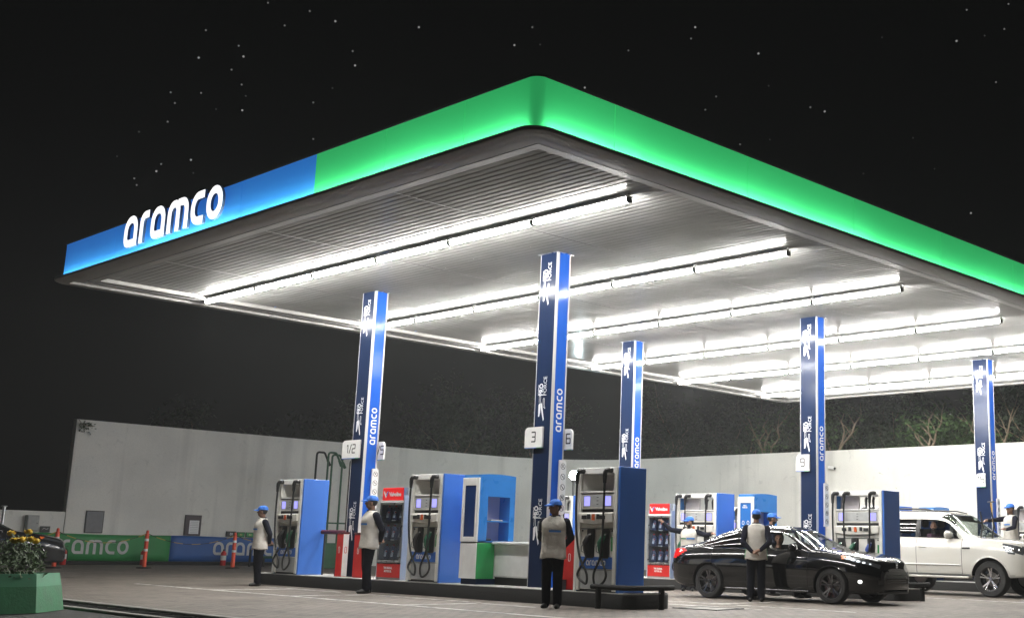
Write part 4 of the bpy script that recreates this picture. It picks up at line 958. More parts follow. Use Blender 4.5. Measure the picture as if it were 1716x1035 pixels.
# ------------------------------------------------------------------ people
import numpy as np
SKIN = mat('brown skin', (.24, .135, .088), .55, var=.08, vscale=20); SKINL = mat('light brown skin', (.36, .21, .145), .55, var=.06, vscale=20)
HAIR = mat('black hair', (.008, .007, .007), .6); SLEEVE = mat('navy sleeve cloth', (.010, .011, .020), .9, var=.25, vscale=14, bump=.5, bscale=22, spec=.15); TROUS = mat('dark navy trousers', (.0055, .006, .010), .9, var=.25, vscale=10, bump=.5, bscale=18, spec=.12)
SHOE = mat('black shoes', (.008, .008, .008), .45); VEST = mat('off-white vest cloth', (.60, .57, .52), .85, var=.10, vscale=9, bump=.8, bscale=13); CAPB = mat('blue cap cloth', (.035, .17, .62), .75, var=.1, vscale=25); TAPEB = mat('blue tape', (.05, .20, .55), .6); TAPEG = mat('green tape', (.04, .20, .07), .6)
EYEM = mat('dark eye', (.02, .015, .012), .25); MAROON = mat('dark plum shirt', (.05, .02, .04), .85, bump=.4, bscale=20)
class Body:
    def __init__(s): s.mb = MB(); s.pr = []
    def limb(s, pts, rad, label):
        pts = [Vector(p) for p in pts]
        for i in range(len(pts) - 1):
            a, b = pts[i], pts[i + 1]; s.mb.tube([a, (a + b) / 2, b], [rad[i], (rad[i] + rad[i + 1]) / 2, rad[i + 1]], 14)
            s.pr.append(('c', np.array(a), np.array(b), rad[i], rad[i + 1], label))
        for p, r in zip(pts, rad): s.mb.ell(p, (r * .99, r * .99, r * .99), 14, 8)
    def ell(s, c, r, label, M=None):
        s.mb.ell(c, r, 18, 12, M); s.pr.append(('e', np.array(Vector(c)), np.array(Vector(r)), np.array(M.to_3x3().inverted()) if M else np.eye(3), 0, label))
    def label(s, P):
        best = np.full(len(P), 1e9); lab = np.zeros(len(P), int); names = []
        for q in s.pr:
            if q[-1] not in names: names.append(q[-1])
            if q[0] == 'c':
                a, b = q[1], q[2]; ab = b - a; t = np.clip(((P - a) @ ab) / max(ab @ ab, 1e-9), 0, 1); d = np.linalg.norm(P - (a + t[:, None] * ab), axis=1) - (q[3] + (q[4] - q[3]) * t)
            else:
                l = (P - q[1]) @ q[3].T; k = np.linalg.norm(l / q[2], axis=1); d = (k - 1) * q[2].min()
            m = d < best; best[m] = d[m]; lab[m] = names.index(q[-1])
        return names, lab
def vest_ring(z, prof, n=40, off=0):
    zs = [p[0] for p in prof]; fx = interp([(p[0], p[1]) for p in prof]); fy = interp([(p[0], p[2]) for p in prof]); ox = interp([(p[0], p[3]) for p in prof])
    return lambda a: Vector((ox(z) + (fx(z) + off) * math.copysign(abs(math.cos(a)) ** .85, math.cos(a)), (fy(z) + off) * math.copysign(abs(math.sin(a)) ** .85, math.sin(a)), z))
def person(label, loc, rz, h, pose, head_yaw=0, skin=None, beard=False, cap=True, vest=True, group=None, scarf=False, shirt=None, seed=0, stance=.0, vox=.0105, lean=0):
    rn = random.Random(seed); skin = skin or SKIN; bd = Body(); sit = pose == 'sit'
    # legs
    for sg in (1, -1):
        st = .045 * sg * stance
        if sit: hip, kn, an = (.0, .09 * sg, .02), (.42, .12 * sg, .06), (.52, .12 * sg, -.34)
        else: hip, kn, an = (0, .088 * sg, .90), (.02 + st * .5, .10 * sg, .49), (-.015 + st, .105 * sg, .09)
        bd.limb([hip, kn], [.106, .084], 'trouser'); bd.limb([kn, an], [.084, .072], 'trouser')
        ax, ay, az = an
        bd.limb([(ax - .045, ay, az - .045), (ax + .06, ay + .008 * sg, az - .05), (ax + .155, ay + .018 * sg, az - .060)], [.042, .044, .030], 'shoe')
    z0 = -.90 if sit else 0
    Z = lambda z: z + z0
    bd.ell((-.01, 0, Z(.93)), (.115, .165, .13), 'trouser'); bd.ell((0, 0, Z(1.06)), (.105, .15, .15), 'shirt'); bd.ell((.005, 0, Z(1.26)), (.115, .172, .19), 'shirt'); bd.ell((-.01, 0, Z(1.40)), (.075, .17, .065), 'shirt')
    # arms
    ARM = {'behind': [((-.02, .195, 1.40), (-.13, .265, 1.14), (-.185, .085, .955), (-.205, -.015, .925))] * 2,
           'out': [((.0, .19, 1.40), (.10, .43, 1.33), (.30, .58, 1.36), (.37, .64, 1.37)), ((.0, .19, 1.41), (.03, .44, 1.44), (.10, .62, 1.60), (.13, .69, 1.66))],
           'wipe': [((.0, .19, 1.40), (.10, .30, 1.18), (.28, .24, 1.12), (.36, .22, 1.13)), ((.0, .19, 1.40), (.26, .25, 1.36), (.52, .22, 1.34), (.60, .20, 1.33))],
           'down': [((0, .195, 1.40), (-.02, .245, 1.12), (.04, .24, .87), (.06, .235, .78))] * 2,
           'sit': [((0, .19, 1.40), (.12, .24, 1.14), (.36, .16, 1.16), (.43, .13, 1.18)), ((0, .19, 1.40), (.05, .27, 1.15), (.26, .24, 1.20), (.34, .22, 1.22))]}[pose]
    for sg, A in ((1, ARM[0]), (-1, ARM[1])):
        s_, e_, w_, k_ = [Vector((p[0], p[1] * sg, Z(p[2]))) for p in A]
        if pose == 'behind' and sg == -1: w_ = w_ + Vector((-.035, 0, .03)); k_ = k_ + Vector((-.05, 0, .03))
        bd.limb([s_, e_], [.072, .058], 'sleeve'); bd.limb([e_, w_], [.057, .040], 'sleeve')
        d = (k_ - w_).normalized(); sd = d.cross(Vector((0, 0, 1)));
        if sd.length < .1: sd = d.cross(Vector((1, 0, 0)))
        sd.normalize(); nr = sd.cross(d)
        bd.limb([w_, w_ + d * .035, w_ + d * .085], [.026, .033, .034], 'skin')
        for f_ in range(4):
            o = (f_ - 1.5) * .021; ln = (.062, .075, .080, .066)[f_]; b0 = w_ + d * .09 + sd * o
            bd.limb([b0, b0 + d * ln * .55 - nr * .008, b0 + d * ln * .92 - nr * .030], [.0105, .0098, .0088], 'skin')
        b0 = w_ + d * .035 + sd * .03 * -sg; bd.limb([b0, b0 + d * .035 + sd * .028 * -sg, b0 + d * .068 + sd * .030 * -sg - nr * .01], [.013, .0115, .010], 'skin')
    # neck and head, turned by head_yaw
    HM = Matrix.Rotation(head_yaw, 3, 'Z'); hc = Vector((.01, 0, Z(1.635)))
    def H(x, y, z): return hc + HM @ Vector((x, y, z))
    bd.limb([(-.015, 0, Z(1.44)), H(-.02, 0, -.07)], [.060, .054], 'skin')
    M4 = HM.to_4x4()
    bd.ell(H(-.008, 0, .02), (.098, .077, .105), 'skin', M4); bd.ell(H(.022, 0, -.055), (.068, .058, .065), 'skin', M4)
    bd.limb([H(.088, 0, .015), H(.108, 0, -.022)], [.011, .016], 'skin')
    bd.ell(H(.085, 0, .036), (.018, .05, .012), 'skin', M4)
    bd.ell(H(.082, 0, -.058), (.012, .024, .007), 'lip', M4)
    for sg in (1, -1): bd.ell(H(-.008, .078 * sg, -.012), (.020, .010, .032), 'skin', M4)
    bd.ell(H(-.024, 0, .030), (.096, .082, .104), 'hair', M4)
    # one continuous skin
    me = bd.mb.mesh('b', []); ob = bpy.data.objects.new('b', me); COL.objects.link(ob)
    r = ob.modifiers.new('r', 'REMESH'); r.mode = 'VOXEL'; r.voxel_size = vox; r.use_smooth_shade = True
    sm = ob.modifiers.new('s', 'SMOOTH'); sm.factor = .5; sm.iterations = 3
    dg = bpy.context.evaluated_depsgraph_get(); res = bpy.data.meshes.new_from_object(ob.evaluated_get(dg)); bpy.data.objects.remove(ob); bpy.data.meshes.remove(me)
    n = len(res.polygons); C = np.empty(n * 3); res.polygons.foreach_get('center', C); C = C.reshape(-1, 3); names, lab = bd.label(C)
    MT = {'trouser': TROUS, 'shoe': SHOE, 'shirt': shirt or SLEEVE, 'sleeve': shirt or SLEEVE, 'skin': skin, 'hair': HAIR, 'lip': mat('lip', (.22, .075, .06), .5)}
    lo = (C - np.array(hc)) @ np.array(HM)
    inh = (np.linalg.norm(lo, axis=1) < .2); face = inh & (lo[:, 0] > .035) & (lo[:, 2] < .055)
    if 'hair' in names:
        hi = names.index('hair'); si = names.index('skin'); lab[face & (lab == hi)] = si; lab[inh & (lo[:, 2] < -.06) & (lab == hi)] = si
        if beard: lab[inh & (lo[:, 0] > -.01) & (lo[:, 2] < -.050) & (lab != names.index('lip'))] = hi; lab[inh & (lo[:, 0] > .08) & (np.abs(lo[:, 1]) < .03) & (lo[:, 2] > -.05) & (lo[:, 2] < -.036)] = hi
    for nm in names: res.materials.append(MT[nm])
    res.polygons.foreach_set('material_index', lab.astype(np.int32)); res.polygons.foreach_set('use_smooth', [True] * n)
    k = h / 1.78
    o = bpy.data.objects.new('person', res); COL.objects.link(o); o.location = loc; o.rotation_euler = (0, lean, rz); o.scale = (k, k, k); tag(o, label, 'person', group)
    for sg in (1, -1): MB().ell(H(.078, .033 * sg, .012), (.010, .013, .008), 10, 6, M4).build('eye', EYEM, o, SM)
    if vest:
        prof = [(.80, .150, .205, .0), (.86, .146, .202, .0), (1.0, .134, .186, .0), (1.15, .130, .183, .004), (1.30, .134, .192, .006), (1.38, .118, .196, .0), (1.425, .098, .178, -.006), (1.455, .085, .135, -.012), (1.478, .078, .092, -.015), (1.49, .072, .074, -.015)]
        prof = [(Z(a), b * 1.08, c * 1.05, d) for a, b, c, d in prof]; zs = [Z(.80 + (1.49 - .80) * i / 26) for i in range(27)]; N = 48; rows = []
        fold = [(rn.uniform(0, 6.28), rn.randint(2, 5), rn.uniform(8, 26)) for _ in range(5)]
        for z in zs:
            f = vest_ring(z, prof); row = []
            for j in range(N):
                a = 2 * math.pi * j / N; p = f(a); w = sum(math.sin(q[1] * a + q[2] * z + q[0]) for q in fold) / 5
                amp = .014 * max(0, min(1, (Z(1.36) - z) / .3)); row.append(Vector((p.x * (1 + w * amp * 4), p.y * (1 + w * amp * 3), z + (.012 * math.sin(3 * a + fold[0][0]) if z == zs[0] else 0))))
            rows.append(row)
        m = MB(); m.quad_grid(rows, closed_v=True); vo = m.build('vest', VEST, o, True)
        sol = vo.modifiers.new('t', 'SOLIDIFY'); sol.thickness = .006; sol.offset = 1
        def patch(a0, a1, z_a, z_b, mt, nm):
            m = MB(); rr = []
            for z in (Z(z_a), Z((z_a + z_b) / 2), Z(z_b)):
                f = vest_ring(z, prof, off=.017); rr.append([f(a0 + (a1 - a0) * j / 10) for j in range(11)])
            m.quad_grid(rr); m.build(nm, mt, o, SM)
        patch(-.15, .75, 1.225, 1.26, TAPEB, 'chest_tape'); patch(-1.05, -.2, 1.225, 1.255, TAPEG if beard else VEST, 'chest_tape')
        for sg in ((1, -1) if 'seen from behind' in label else ()): patch(sg * 1.75, sg * 1.95, .83, 1.18, TAPEG, 'side_tape')
        MB().tube([(.115, -.005, Z(.90)), (.150, -.005, Z(1.1)), (.152, -.005, Z(1.25)), (.11, -.005, Z(1.42))], .004, 5).build('zip', GREYP, o, SM)
        m = MB(); m.tube([Vector((-.012 + .078 * math.cos(q), .078 * math.sin(q), Z(1.492 + .012 * -math.cos(q)))) for q in [2 * math.pi * j / 16 for j in range(16)]], .014, 8, closed=True); m.build('collar', SLEEVE, o, SM)
    if cap:
        rows = []
        for i in range(9):
            e = math.pi / 2 * i / 8; rows.append([H(-.014 + .118 * math.cos(e) ** .8 * math.cos(q), .094 * math.cos(e) ** .8 * math.sin(q), .040 + .098 * math.sin(e)) for q in [2 * math.pi * j / 24 for j in range(24)]])
        m = MB(); m.quad_grid(rows, closed_v=True); m.poly(rows[-1]); co = m.build('cap', CAPB, o, SM)
        rows = []
        for i in range(6):
            s = i / 5; rows.append([H(.06 + (.040 + .098 * s) * math.cos(q) ** .7 if math.cos(q) > 0 else .06, (.088 - .010 * s) * math.sin(q), .046 - .022 * s + .020 * math.cos(q) - .012) for q in [-math.pi / 2 + math.pi * j / 14 for j in range(15)]])
        m = MB(); m.quad_grid(rows); vi = m.build('visor', CAPB, co, True); q = vi.modifiers.new('t', 'SOLIDIFY'); q.thickness = .006
    if scarf:
        rows = []
        for i in range(13):
            e = -1.25 + (math.pi / 2 + 1.25) * i / 12; rr = []
            for j in range(28):
                q = 2 * math.pi * j / 28; op = max(0, math.cos(q)); cut = .052 * op * (1 if -.9 < e < .55 else 0)
                flare = 1 + max(0, -e - .5) * .5
                rr.append(H(-.016 + (.118 * math.cos(e) * flare - cut * 1.6) * math.cos(q) - (.03 if cut else 0), .098 * math.cos(e) * flare * math.sin(q), .02 + .122 * math.sin(e) - max(0, -e - .8) * .05))
            rows.append(rr)
        m = MB(); m.quad_grid(rows, closed_v=True); m.poly(rows[-1]); m.build('headscarf', HAIR, o, SM)
    return o
person('attendant in blue cap and off-white vest standing farthest back, hands behind him', (-1.08, 7.57, 0), R(166), 1.63, 'behind', R(-26), seed=1, stance=.8, group='station attendants')
person('attendant in blue cap beside the oil cabinet, looking away with hands behind his back', (-.97, 3.83, 0), R(168), 1.80, 'behind', R(-24), seed=2, stance=1.4, group='station attendants')
person('nearest attendant in blue cap facing half towards us before the tallest column', (-1.30, -1.62, 0), R(212), 1.66, 'behind', R(-44), seed=3, stance=.6, group='station attendants')
person('attendant seen from behind with clasped hands, talking at the black sedan', (4.02, -1.42, 0), R(38), 1.70, 'behind', 0, seed=4, stance=.2, group='station attendants')
person('attendant mostly hidden by the sedan roof, only cap and face showing', (6.92, -.02 + .45, 0), R(-40), 1.74, 'down', R(-10), beard=True, seed=5, group='station attendants')
person('bearded attendant with outstretched arms behind the black sedan boot', (6.86, 2.76, 0), R(214), 1.66, 'out', R(-55), beard=True, skin=SKINL, seed=6, group='station attendants')
wiper = person('attendant reaching over the SUV bonnet with a wiper at the picture edge', (13.60, -1.74, .468), R(150), 1.72, 'wipe', R(5), seed=7, group='station attendants')
drv = person('sedan driver in a black headscarf looking out of the open window', (0, 0, 0), 0, 1.66, 'sit', R(-62), skin=SKINL, cap=False, vest=False, scarf=True, shirt=HAIR, seed=8, group='car drivers')
def seat_in(o, c, x, y, z):
    a = c.rotation_euler.z; o.location = (c.location.x + x * math.cos(a) - y * math.sin(a), c.location.y + x * math.sin(a) + y * math.cos(a), z); o.rotation_euler = (0, 0, a)
seat_in(drv, sedan, 2.40, -.46, .47)
drv2 = person('SUV driver in a dark plum shirt looking out of the side window', (0, 0, 0), 0, 1.74, 'sit', R(-70), skin=SKINL, cap=False, vest=False, shirt=MAROON, beard=True, seed=9, group='car drivers')
seat_in(drv2, suv, 2.40, -.56, .86)
# squeegee in the reaching hand
t = thing('squeegee', 'yellow-handled squeegee held against the SUV windscreen', 'squeegee', (13.02, -1.58, 1.76), R(150)); MB().tube([(0, 0, -.10), (.05, 0, .42)], .013, 8).build('handle', mat('yellow plastic', (.65, .38, .04), .5), t, SM); MB().box(.03, .07, -.14, .14, .42, .45, .008).build('blade', BLACKP, t)
# ------------------------------------------------------------------ along the boundary wall
WY = 25.40
bn = thing('fence_banner', 'long green and blue printed banner along the foot of the wall', 'banner', (0, WY - .06, 0))
m = MB()
def wavy(x0, x1, mt):
    n = max(4, int((x1 - x0) / .25)); rows = []
    for i in range(n + 1):
        x = x0 + (x1 - x0) * i / n; rows.append([(x, -.02 - .012 * math.sin(x * 2.1 + z * 3), z + .012 * math.sin(x * 1.3) * (z > .5)) for z in (.12, .35, .6, .82, .975)])
    m = MB(); m.quad_grid(rows); o = m.build('sheet', mt, bn, True); s = o.modifiers.new('t', 'SOLIDIFY'); s.thickness = .006
BGREEN = mat('banner green', (.022, .235, .06), .55, var=.06, vscale=2); BBLUE = mat('banner blue', (.02, .10, .34), .55, var=.06, vscale=2)
wavy(.3, 5.60, BGREEN); wavy(5.605, 11.2, BBLUE)
def bword(xc, zc, wd, ht, mt):
    m = MB()
    for mb in wordmark(lambda a, b, d: (xc + a, -.036 - d, zc + b), ht, wd, 0, .006):
        o = len(m.v); m.v += mb.v; m.f += [tuple(i + o for i in f) for f in mb.f]; m.m += mb.m
    m.build('lettering', mt, bn)
BW = mat('banner white', (.55, .56, .56), .6, var=.08)
bword(2.86, .565, 2.62, .46, BW); bword(8.55, .575, 2.75, .46, BW)
B('base_rail', KERBBLACK, bn, .3, 11.2, -.10, .03, .0, .115, .01)
def notice(x0, x1, z0, z1, label, frame, face, paper=None, name='notice_board'):
    t = thing(name, label, 'sign', ((x0 + x1) / 2, WY - .012, z0)); w = (x1 - x0) / 2; h = z1 - z0
    B('frame', frame, t, -w, w, -.035, .008, 0, h, .006); B('panel', face, t, -w + .03, w - .03, -.042, -.0355, .03, h - .03)
    if paper:
        B('paper', WINK if paper == 1 else paper, t, -w * .45, w * .72, -.047, -.043, .06, h * .74)
        for k in range(7): B('text_line', mat('grey print', (.35, .35, .36), .6), t, -w * .35, w * .6, -.0485, -.0475, .10 + k * h * .085, .112 + k * h * .085)
    return t
notice(2.68, 3.27, 1.01, 1.73, 'plain grey framed notice board on the wall above the green banner', BLACKP, mat('grey board', (.20, .20, .21), .6, var=.1))
notice(6.07, 6.67, 1.0, 1.70, 'dark notice board with white sheet on the wall above the banner colour change', mat('dark plum frame', (.03, .02, .028), .5), mat('dark plum face', (.04, .025, .035), .5), 1)
sg = notice(1.30, 1.60, 1.0, 1.19, 'small dark sign beside the electrical box', BLACKP, INK, None, 'wall_sign')
m = MB(); ribbon(m, [(-.09, .02), (-.04, .06), (.03, .02), (.09, .05)], .02, lambda a, b, d: (a, -.043 - d, .07 + b), 0, .003); m.build('emblem', GREYP, sg)
s1 = notice(7.64, 8.02, .99, 1.18, 'small black sign with white letters above the blue banner', BLACKP, INK, None, 'wall_sign')
m = MB(); text_mb(m, 'D!', .11, lambda a, b, d: (a, -.043 - d, .095 + b), 0, .003, bold=.004); m.build('lettering', WINK, s1)
for q, (a, b) in enumerate(((8.05, 8.36), (8.40, 8.72))):
    s1 = notice(a, b, .98, 1.16, ('first' if q == 0 else 'second') + ' small green sign beside the black sign above the blue banner', DGREEN, GREEN, None, 'wall_sign')
    m = MB(); text_mb(m, 'IN', .09, lambda a, b, d: (a, -.043 - d, .09 + b), 0, .003, bold=.003); m.build('lettering', mat('pale yellow print', (.5, .5, .2), .6), s1)
eb = thing('electrical_box', 'grey metal electrical box on the low wall near the parked car', 'box', (1.0, WY + .0, 1.02))
B('case', mat('grey box steel', (.30, .31, .30), .45, var=.12), eb, -.19, .17, -.22, .015, 0, .50, .012); B('door', mat('grey box door', (.34, .35, .34), .4, var=.1), eb, -.165, .145, -.235, -.2205, .03, .47, .006); MB().tube([(.11, -.235, .25), (.11, -.255, .25)], .015, 8).build('lock', BLACKP, eb, SM); MB().tube([(-.19, -.1, .02), (-.19, -.1, -.9)], .015, 8).build('conduit', GREYP, eb, SM)
sp_ = thing('steel_post', 'pale steel post cut off by the picture edge', 'post', (.02, 25.0, 0)); MB().tube([(0, 0, 0), (0, 0, 1.74)], .05, 12).build('shaft', SILVER, sp_, SM); B('cap', GREYP, sp_, -.07, .07, -.07, .07, 1.74, 1.78, .01)

# delineator posts with chains
ORANGE = mat('orange plastic', (.75, .085, .035), .45, var=.06); REFL = mat('reflective band', (.75, .76, .78), .3)
PX = [(.10, 20.9), (2.72, 20.9), (5.58, 20.9)]; lb = ['orange post with white bands behind the grey car', 'orange post with white bands before the green banner', 'orange post with white bands before the blue banner']
p0_ = thing('delineator_post', lb[0], 'bollard', (*PX[0], 0), 0, 'orange delineator posts')
MB().tube([(0, 0, .03), (0, 0, .06), (0, 0, .98), (0, 0, 1.03)], [.085, .062, .056, .050], 14).build('shaft', ORANGE, p0_, SM)
MB().tube([(0, 0, 1.03), (0, 0, 1.06), (0, 0, 1.12)], [.03, .045, .028], 12).build('knob', ORANGE, p0_, SM)
for z in (.50, .80): MB().tube([(0, 0, z), (0, 0, z + .075)], [.0605, .0595], 14).build('band', REFL, p0_, SM)
MB().tube([(0, 0, 0), (0, 0, .035), (0, 0, .05)], [.22, .21, .09], 18).build('base', RUBBER, p0_, SM)
for i in (1, 2): dup(p0_, (*PX[i], 0), .7 * i, lb[i])
CHY = mat('yellow chain', (.45, .30, .03), .5); CHB = mat('black chain', (.02, .02, .02), .5)
def chain(a, b, sag, label):
    t = thing('barrier_chain', label, 'chain', ((a[0] + b[0]) / 2, (a[1] + b[1]) / 2, 0), 0, 'yellow and black barrier chains'); ox_, oy_ = t.location.x, t.location.y; n = 10
    P = []
    for i in range(n * 3 + 1):
        s = i / (n * 3); P.append((a[0] + (b[0] - a[0]) * s - ox_, a[1] + (b[1] - a[1]) * s - oy_, 1.03 - sag * 4 * s * (1 - s)))
    for k in range(n): MB().tube(P[k * 3:k * 3 + 4], .011, 6).build('chain_length', CHY if k % 2 else CHB, t, SM)
chain((-2.6, 20.9), PX[0], .32, 'slack yellow and black chain running behind the grey car'); chain(PX[0], PX[1], .30, 'slack chain between the first two orange posts'); chain(PX[1], PX[2], .30, 'slack chain between the orange posts across the colour change'); chain(PX[2], (8.4, 20.9), .25, 'slack chain from the last orange post towards the back attendant')
# fire extinguishers
e0 = None
for (x, lab, hh) in ((1.95, 'red fire extinguisher on the ground by the grey car nose', 1.0), (4.55, 'red fire extinguisher leaning behind the middle orange post', 1.0), (7.40, 'red fire extinguisher before the blue banner', .9)):
    if e0 is None:
        e0 = thing('fire_extinguisher', lab, 'fire extinguisher', (x, 24.95, 0), 0, 'fire extinguishers by the banner'); MB().tube([(0, 0, 0), (0, 0, .02), (0, 0, .42), (0, 0, .47), (0, 0, .50)], [.085, .095, .095, .06, .03], 16).build('cylinder', RED, e0, SM); MB().tube([(0, 0, .5), (0, 0, .55)], .028, 10).build('valve', BLACKP, e0, SM)
        m = MB(); m.tube([(-.02, 0, .55), (.12, 0, .58)], .010, 6); m.build('handle', BLACKP, e0, SM); MB().tube([(.02, 0, .54), (.12, 0, .46), (.12, -.01, .2), (.10, 0, .08)], [.012, .012, .012, .02], 7).build('hose', RUBBER, e0, SM); MB().tube([(0, 0, .18), (0, 0, .34)], .097, 16, caps=False).build('sticker', WHITE, e0, SM)
    else: dup(e0, (x, 24.95, 0), x, lab)
# dark bench-like planter frame and trolley before the blue banner
t = thing('tube_rack', 'black tubular rack standing before the blue banner', 'rack', (8.1, 23.4, 0)); MB().tube([Vector(q) for q in [(-.55, 0, 0), (-.55, 0, .55), (-.35, 0, .72), (.6, 0, .75), (.75, 0, .6), (.75, 0, 0)]], .04, 8).build('hoop', KERBBLACK, t, SM); B('tray', DGREEN, t, -.2, .9, -.18, .18, .28, .36, .02)
for x in (-.1, .8): B('leg', BLACKP, t, x - .03, x + .03, -.15, .15, 0, .28)

# vent pipes
vt = thing('vent_pipe_stand', 'stand of tall green vent pipes with bent tops behind the back dispenser', 'pipes', (8.6, 21.6, 0))
for k, (x, y, z, mt) in enumerate(((.12, 0, 3.92, KERBBLACK), (.52, -.1, 3.93, DGREEN), (.74, .0, 3.87, DGREEN), (1.12, -.05, 3.90, DGREEN), (1.42, -.1, 3.72, KERBBLACK))):
    P = arc_path([(x, 0), (x, z), (x + .30, z), (x + .50, z - .36)], .10, False, 5); o = MB().tube([(a, y, b) for a, b in P], .036, 9).build('pipe', mt, vt, SM)
    MB().tube([(x + .44, y, z - .25), (x + .54, y, z - .44)], [.045, .055], 10).build('outlet', mt, o, SM)
B('cross_rail', DGREEN, vt, -.1, 1.7, -.02, .02, 1.50, 1.55); B('cross_rail', DGREEN, vt, -.1, 1.7, -.02, .02, .55, .60)
B('base_cabinet', DGREEN, vt, .35, 1.55, -.25, .25, 0, .85, .02); B('valve_box', RED, vt, 1.05, 1.45, -.33, -.255, .18, .42, .02)

# floodlight by the wall corner
FL = mat('floodlight glare', (1, 1, 1), .5, emit=200, ecol=(.78, .97, 1.0))
t = thing('floodlight', 'glaring white globe floodlight on a slim pole in front of the wall corner', 'lamp', (18.25, 18.75, 0)); MB().tube([(0, 0, 0), (0, 0, 3.34)], .05, 10).build('pole', METALDK, t, SM)
MB().tube([(0, 0, 3.32), (0, 0, 3.42)], [.07, .12], 12).build('socket', METALDK, t, SM); MB().ell((0, 0, 3.60), (.17, .17, .17), 18, 12).build('globe', FL, t, SM)
# cameras on the back wall
for q, (y, z, lab) in enumerate(((10.6, 4.02, 'white security camera on the back wall beside the 9 column'), (11.2, 4.06, 'dark dome camera on the back wall near the white camera'))):
    t = thing('security_camera', lab, 'camera', (24.0, y, z), 0, 'wall cameras'); MB().tube([(0, 0, 0), (-.22, 0, .02)], .03, 8).build('arm', WHITE if q == 0 else BLACKP, t, SM); MB().tube([(-.20, .12, .0), (-.30, -.2, -.06)], .055, 10).build('body', WHITE if q == 0 else BLACKP, t, SM); MB().tube([(-.30, -.2, -.06), (-.306, -.215, -.063)], .045, 10).build('lens', INK, t, SM)

# ------------------------------------------------------------------ planter with marigolds
PG = mat('green planter paint', (.010, .15, .052), .6, var=.2, vscale=5, bump=.2, bscale=30); PGL = mat('light green planter rim', (.035, .21, .10), .6, var=.14, vscale=5); PBL = mat('blue planter side', (.02, .05, .11), .6, var=.2)
pl = thing('planter', 'low green concrete planter full of yellow flowers at the picture corner', 'planter', (-9.1, 1.75, 0), R(47 - 90))
o_ = [(-2.4, -.62), (1.28, -.62), (1.62, -.25), (1.62, .62), (-2.4, .62)]
def pring(s, z): return [(x * (1 - s * .0) - (s if x > 0 else -s) , y + (s if y < 0 else -s), z) for x, y in o_]
rows = [pring(0, 0), pring(.03, .36), pring(.08, .37)]
m = MB(); rr = [pring(0, -.02), pring(.045, .30)]; m.quad_grid(rr, closed_v=True); m.build('wall', PG, pl)
m = MB(); m.quad_grid([pring(.046, .30), pring(.075, .455), pring(.16, .455), pring(.16, .30)], closed_v=True); m.build('rim', PGL, pl)
m = MB(); m.poly(pring(.155, .40)); m.build('soil', EARTH, pl)
FOL = mat('marigold leaves', (.05, .095, .03), .7, var=.35, vscale=10); YEL = mat('marigold yellow', (.78, .52, .010), .6, var=.15, vscale=20)
rn = random.Random(5)
fl_n = 0
def flower_plant(x, y, s, label):
    t = thing('marigold_plant', label, 'flowers', (0, 0, 0), 0, 'yellow flowers in the planter'); a = pl.rotation_euler.z
    t.location = (pl.location.x + x * math.cos(a) - y * math.sin(a), pl.location.y + x * math.sin(a) + y * math.cos(a), .40)
    m = MB()
    for k in range(800):
        u = rn.uniform(0, 6.28); q = rn.random() ** .5 * .26 * s; z = rn.random() * .42 * s * (1 - (q / .3 / s) ** 2 * .5); c = Vector((q * math.cos(u), q * math.sin(u), z))
        d = Vector((rn.uniform(-1, 1), rn.uniform(-1, 1), rn.uniform(-.2, 1))).normalized(); e = d.orthogonal().normalized(); ln = rn.uniform(.05, .10); w = ln * .16
        m.poly([c, c + d * ln * .5 + e * w, c + d * ln, c + d * ln * .5 - e * w])
    m.build('foliage', FOL, t)
    for k in range(rn.randint(5, 7)):
        u = rn.uniform(0, 6.28); q = rn.uniform(.05, .27) * s; c = Vector((q * math.cos(u), q * math.sin(u), rn.uniform(.38, .50) * s * (1 - q / s * .5))); m = MB()
        m.ell(c, (.050, .050, .034), 12, 8)
        for p in range(22):
            d = Vector((rn.gauss(0, 1), rn.gauss(0, 1), abs(rn.gauss(0, .8)))).normalized(); q_ = c + Vector((d.x * .048, d.y * .048, d.z * .032)); w_ = d.orthogonal().normalized() * .016; m.poly([q_ - w_, q_ + d * .016, q_ + w_, q_ - d * .008])
        bl = m.build('bloom', YEL, t); MB().tube([c - Vector((0, 0, .2 * s)), c], .006, 5).build('stem', FOL, t, SM)
for i, (x, y, s, lab) in enumerate(((1.26, -.12, 1.25, 'yellow-flowered plant nearest the planter corner by the grey car'), (.62, .0, 1.15, 'yellow-flowered plant second from the planter corner'), (-.2, -.15, 1.25, 'yellow-flowered plant third from the planter corner'), (-.9, .1, 1.2, 'yellow-flowered plant at the picture edge in the planter'))):
    flower_plant(x, y, s, lab)

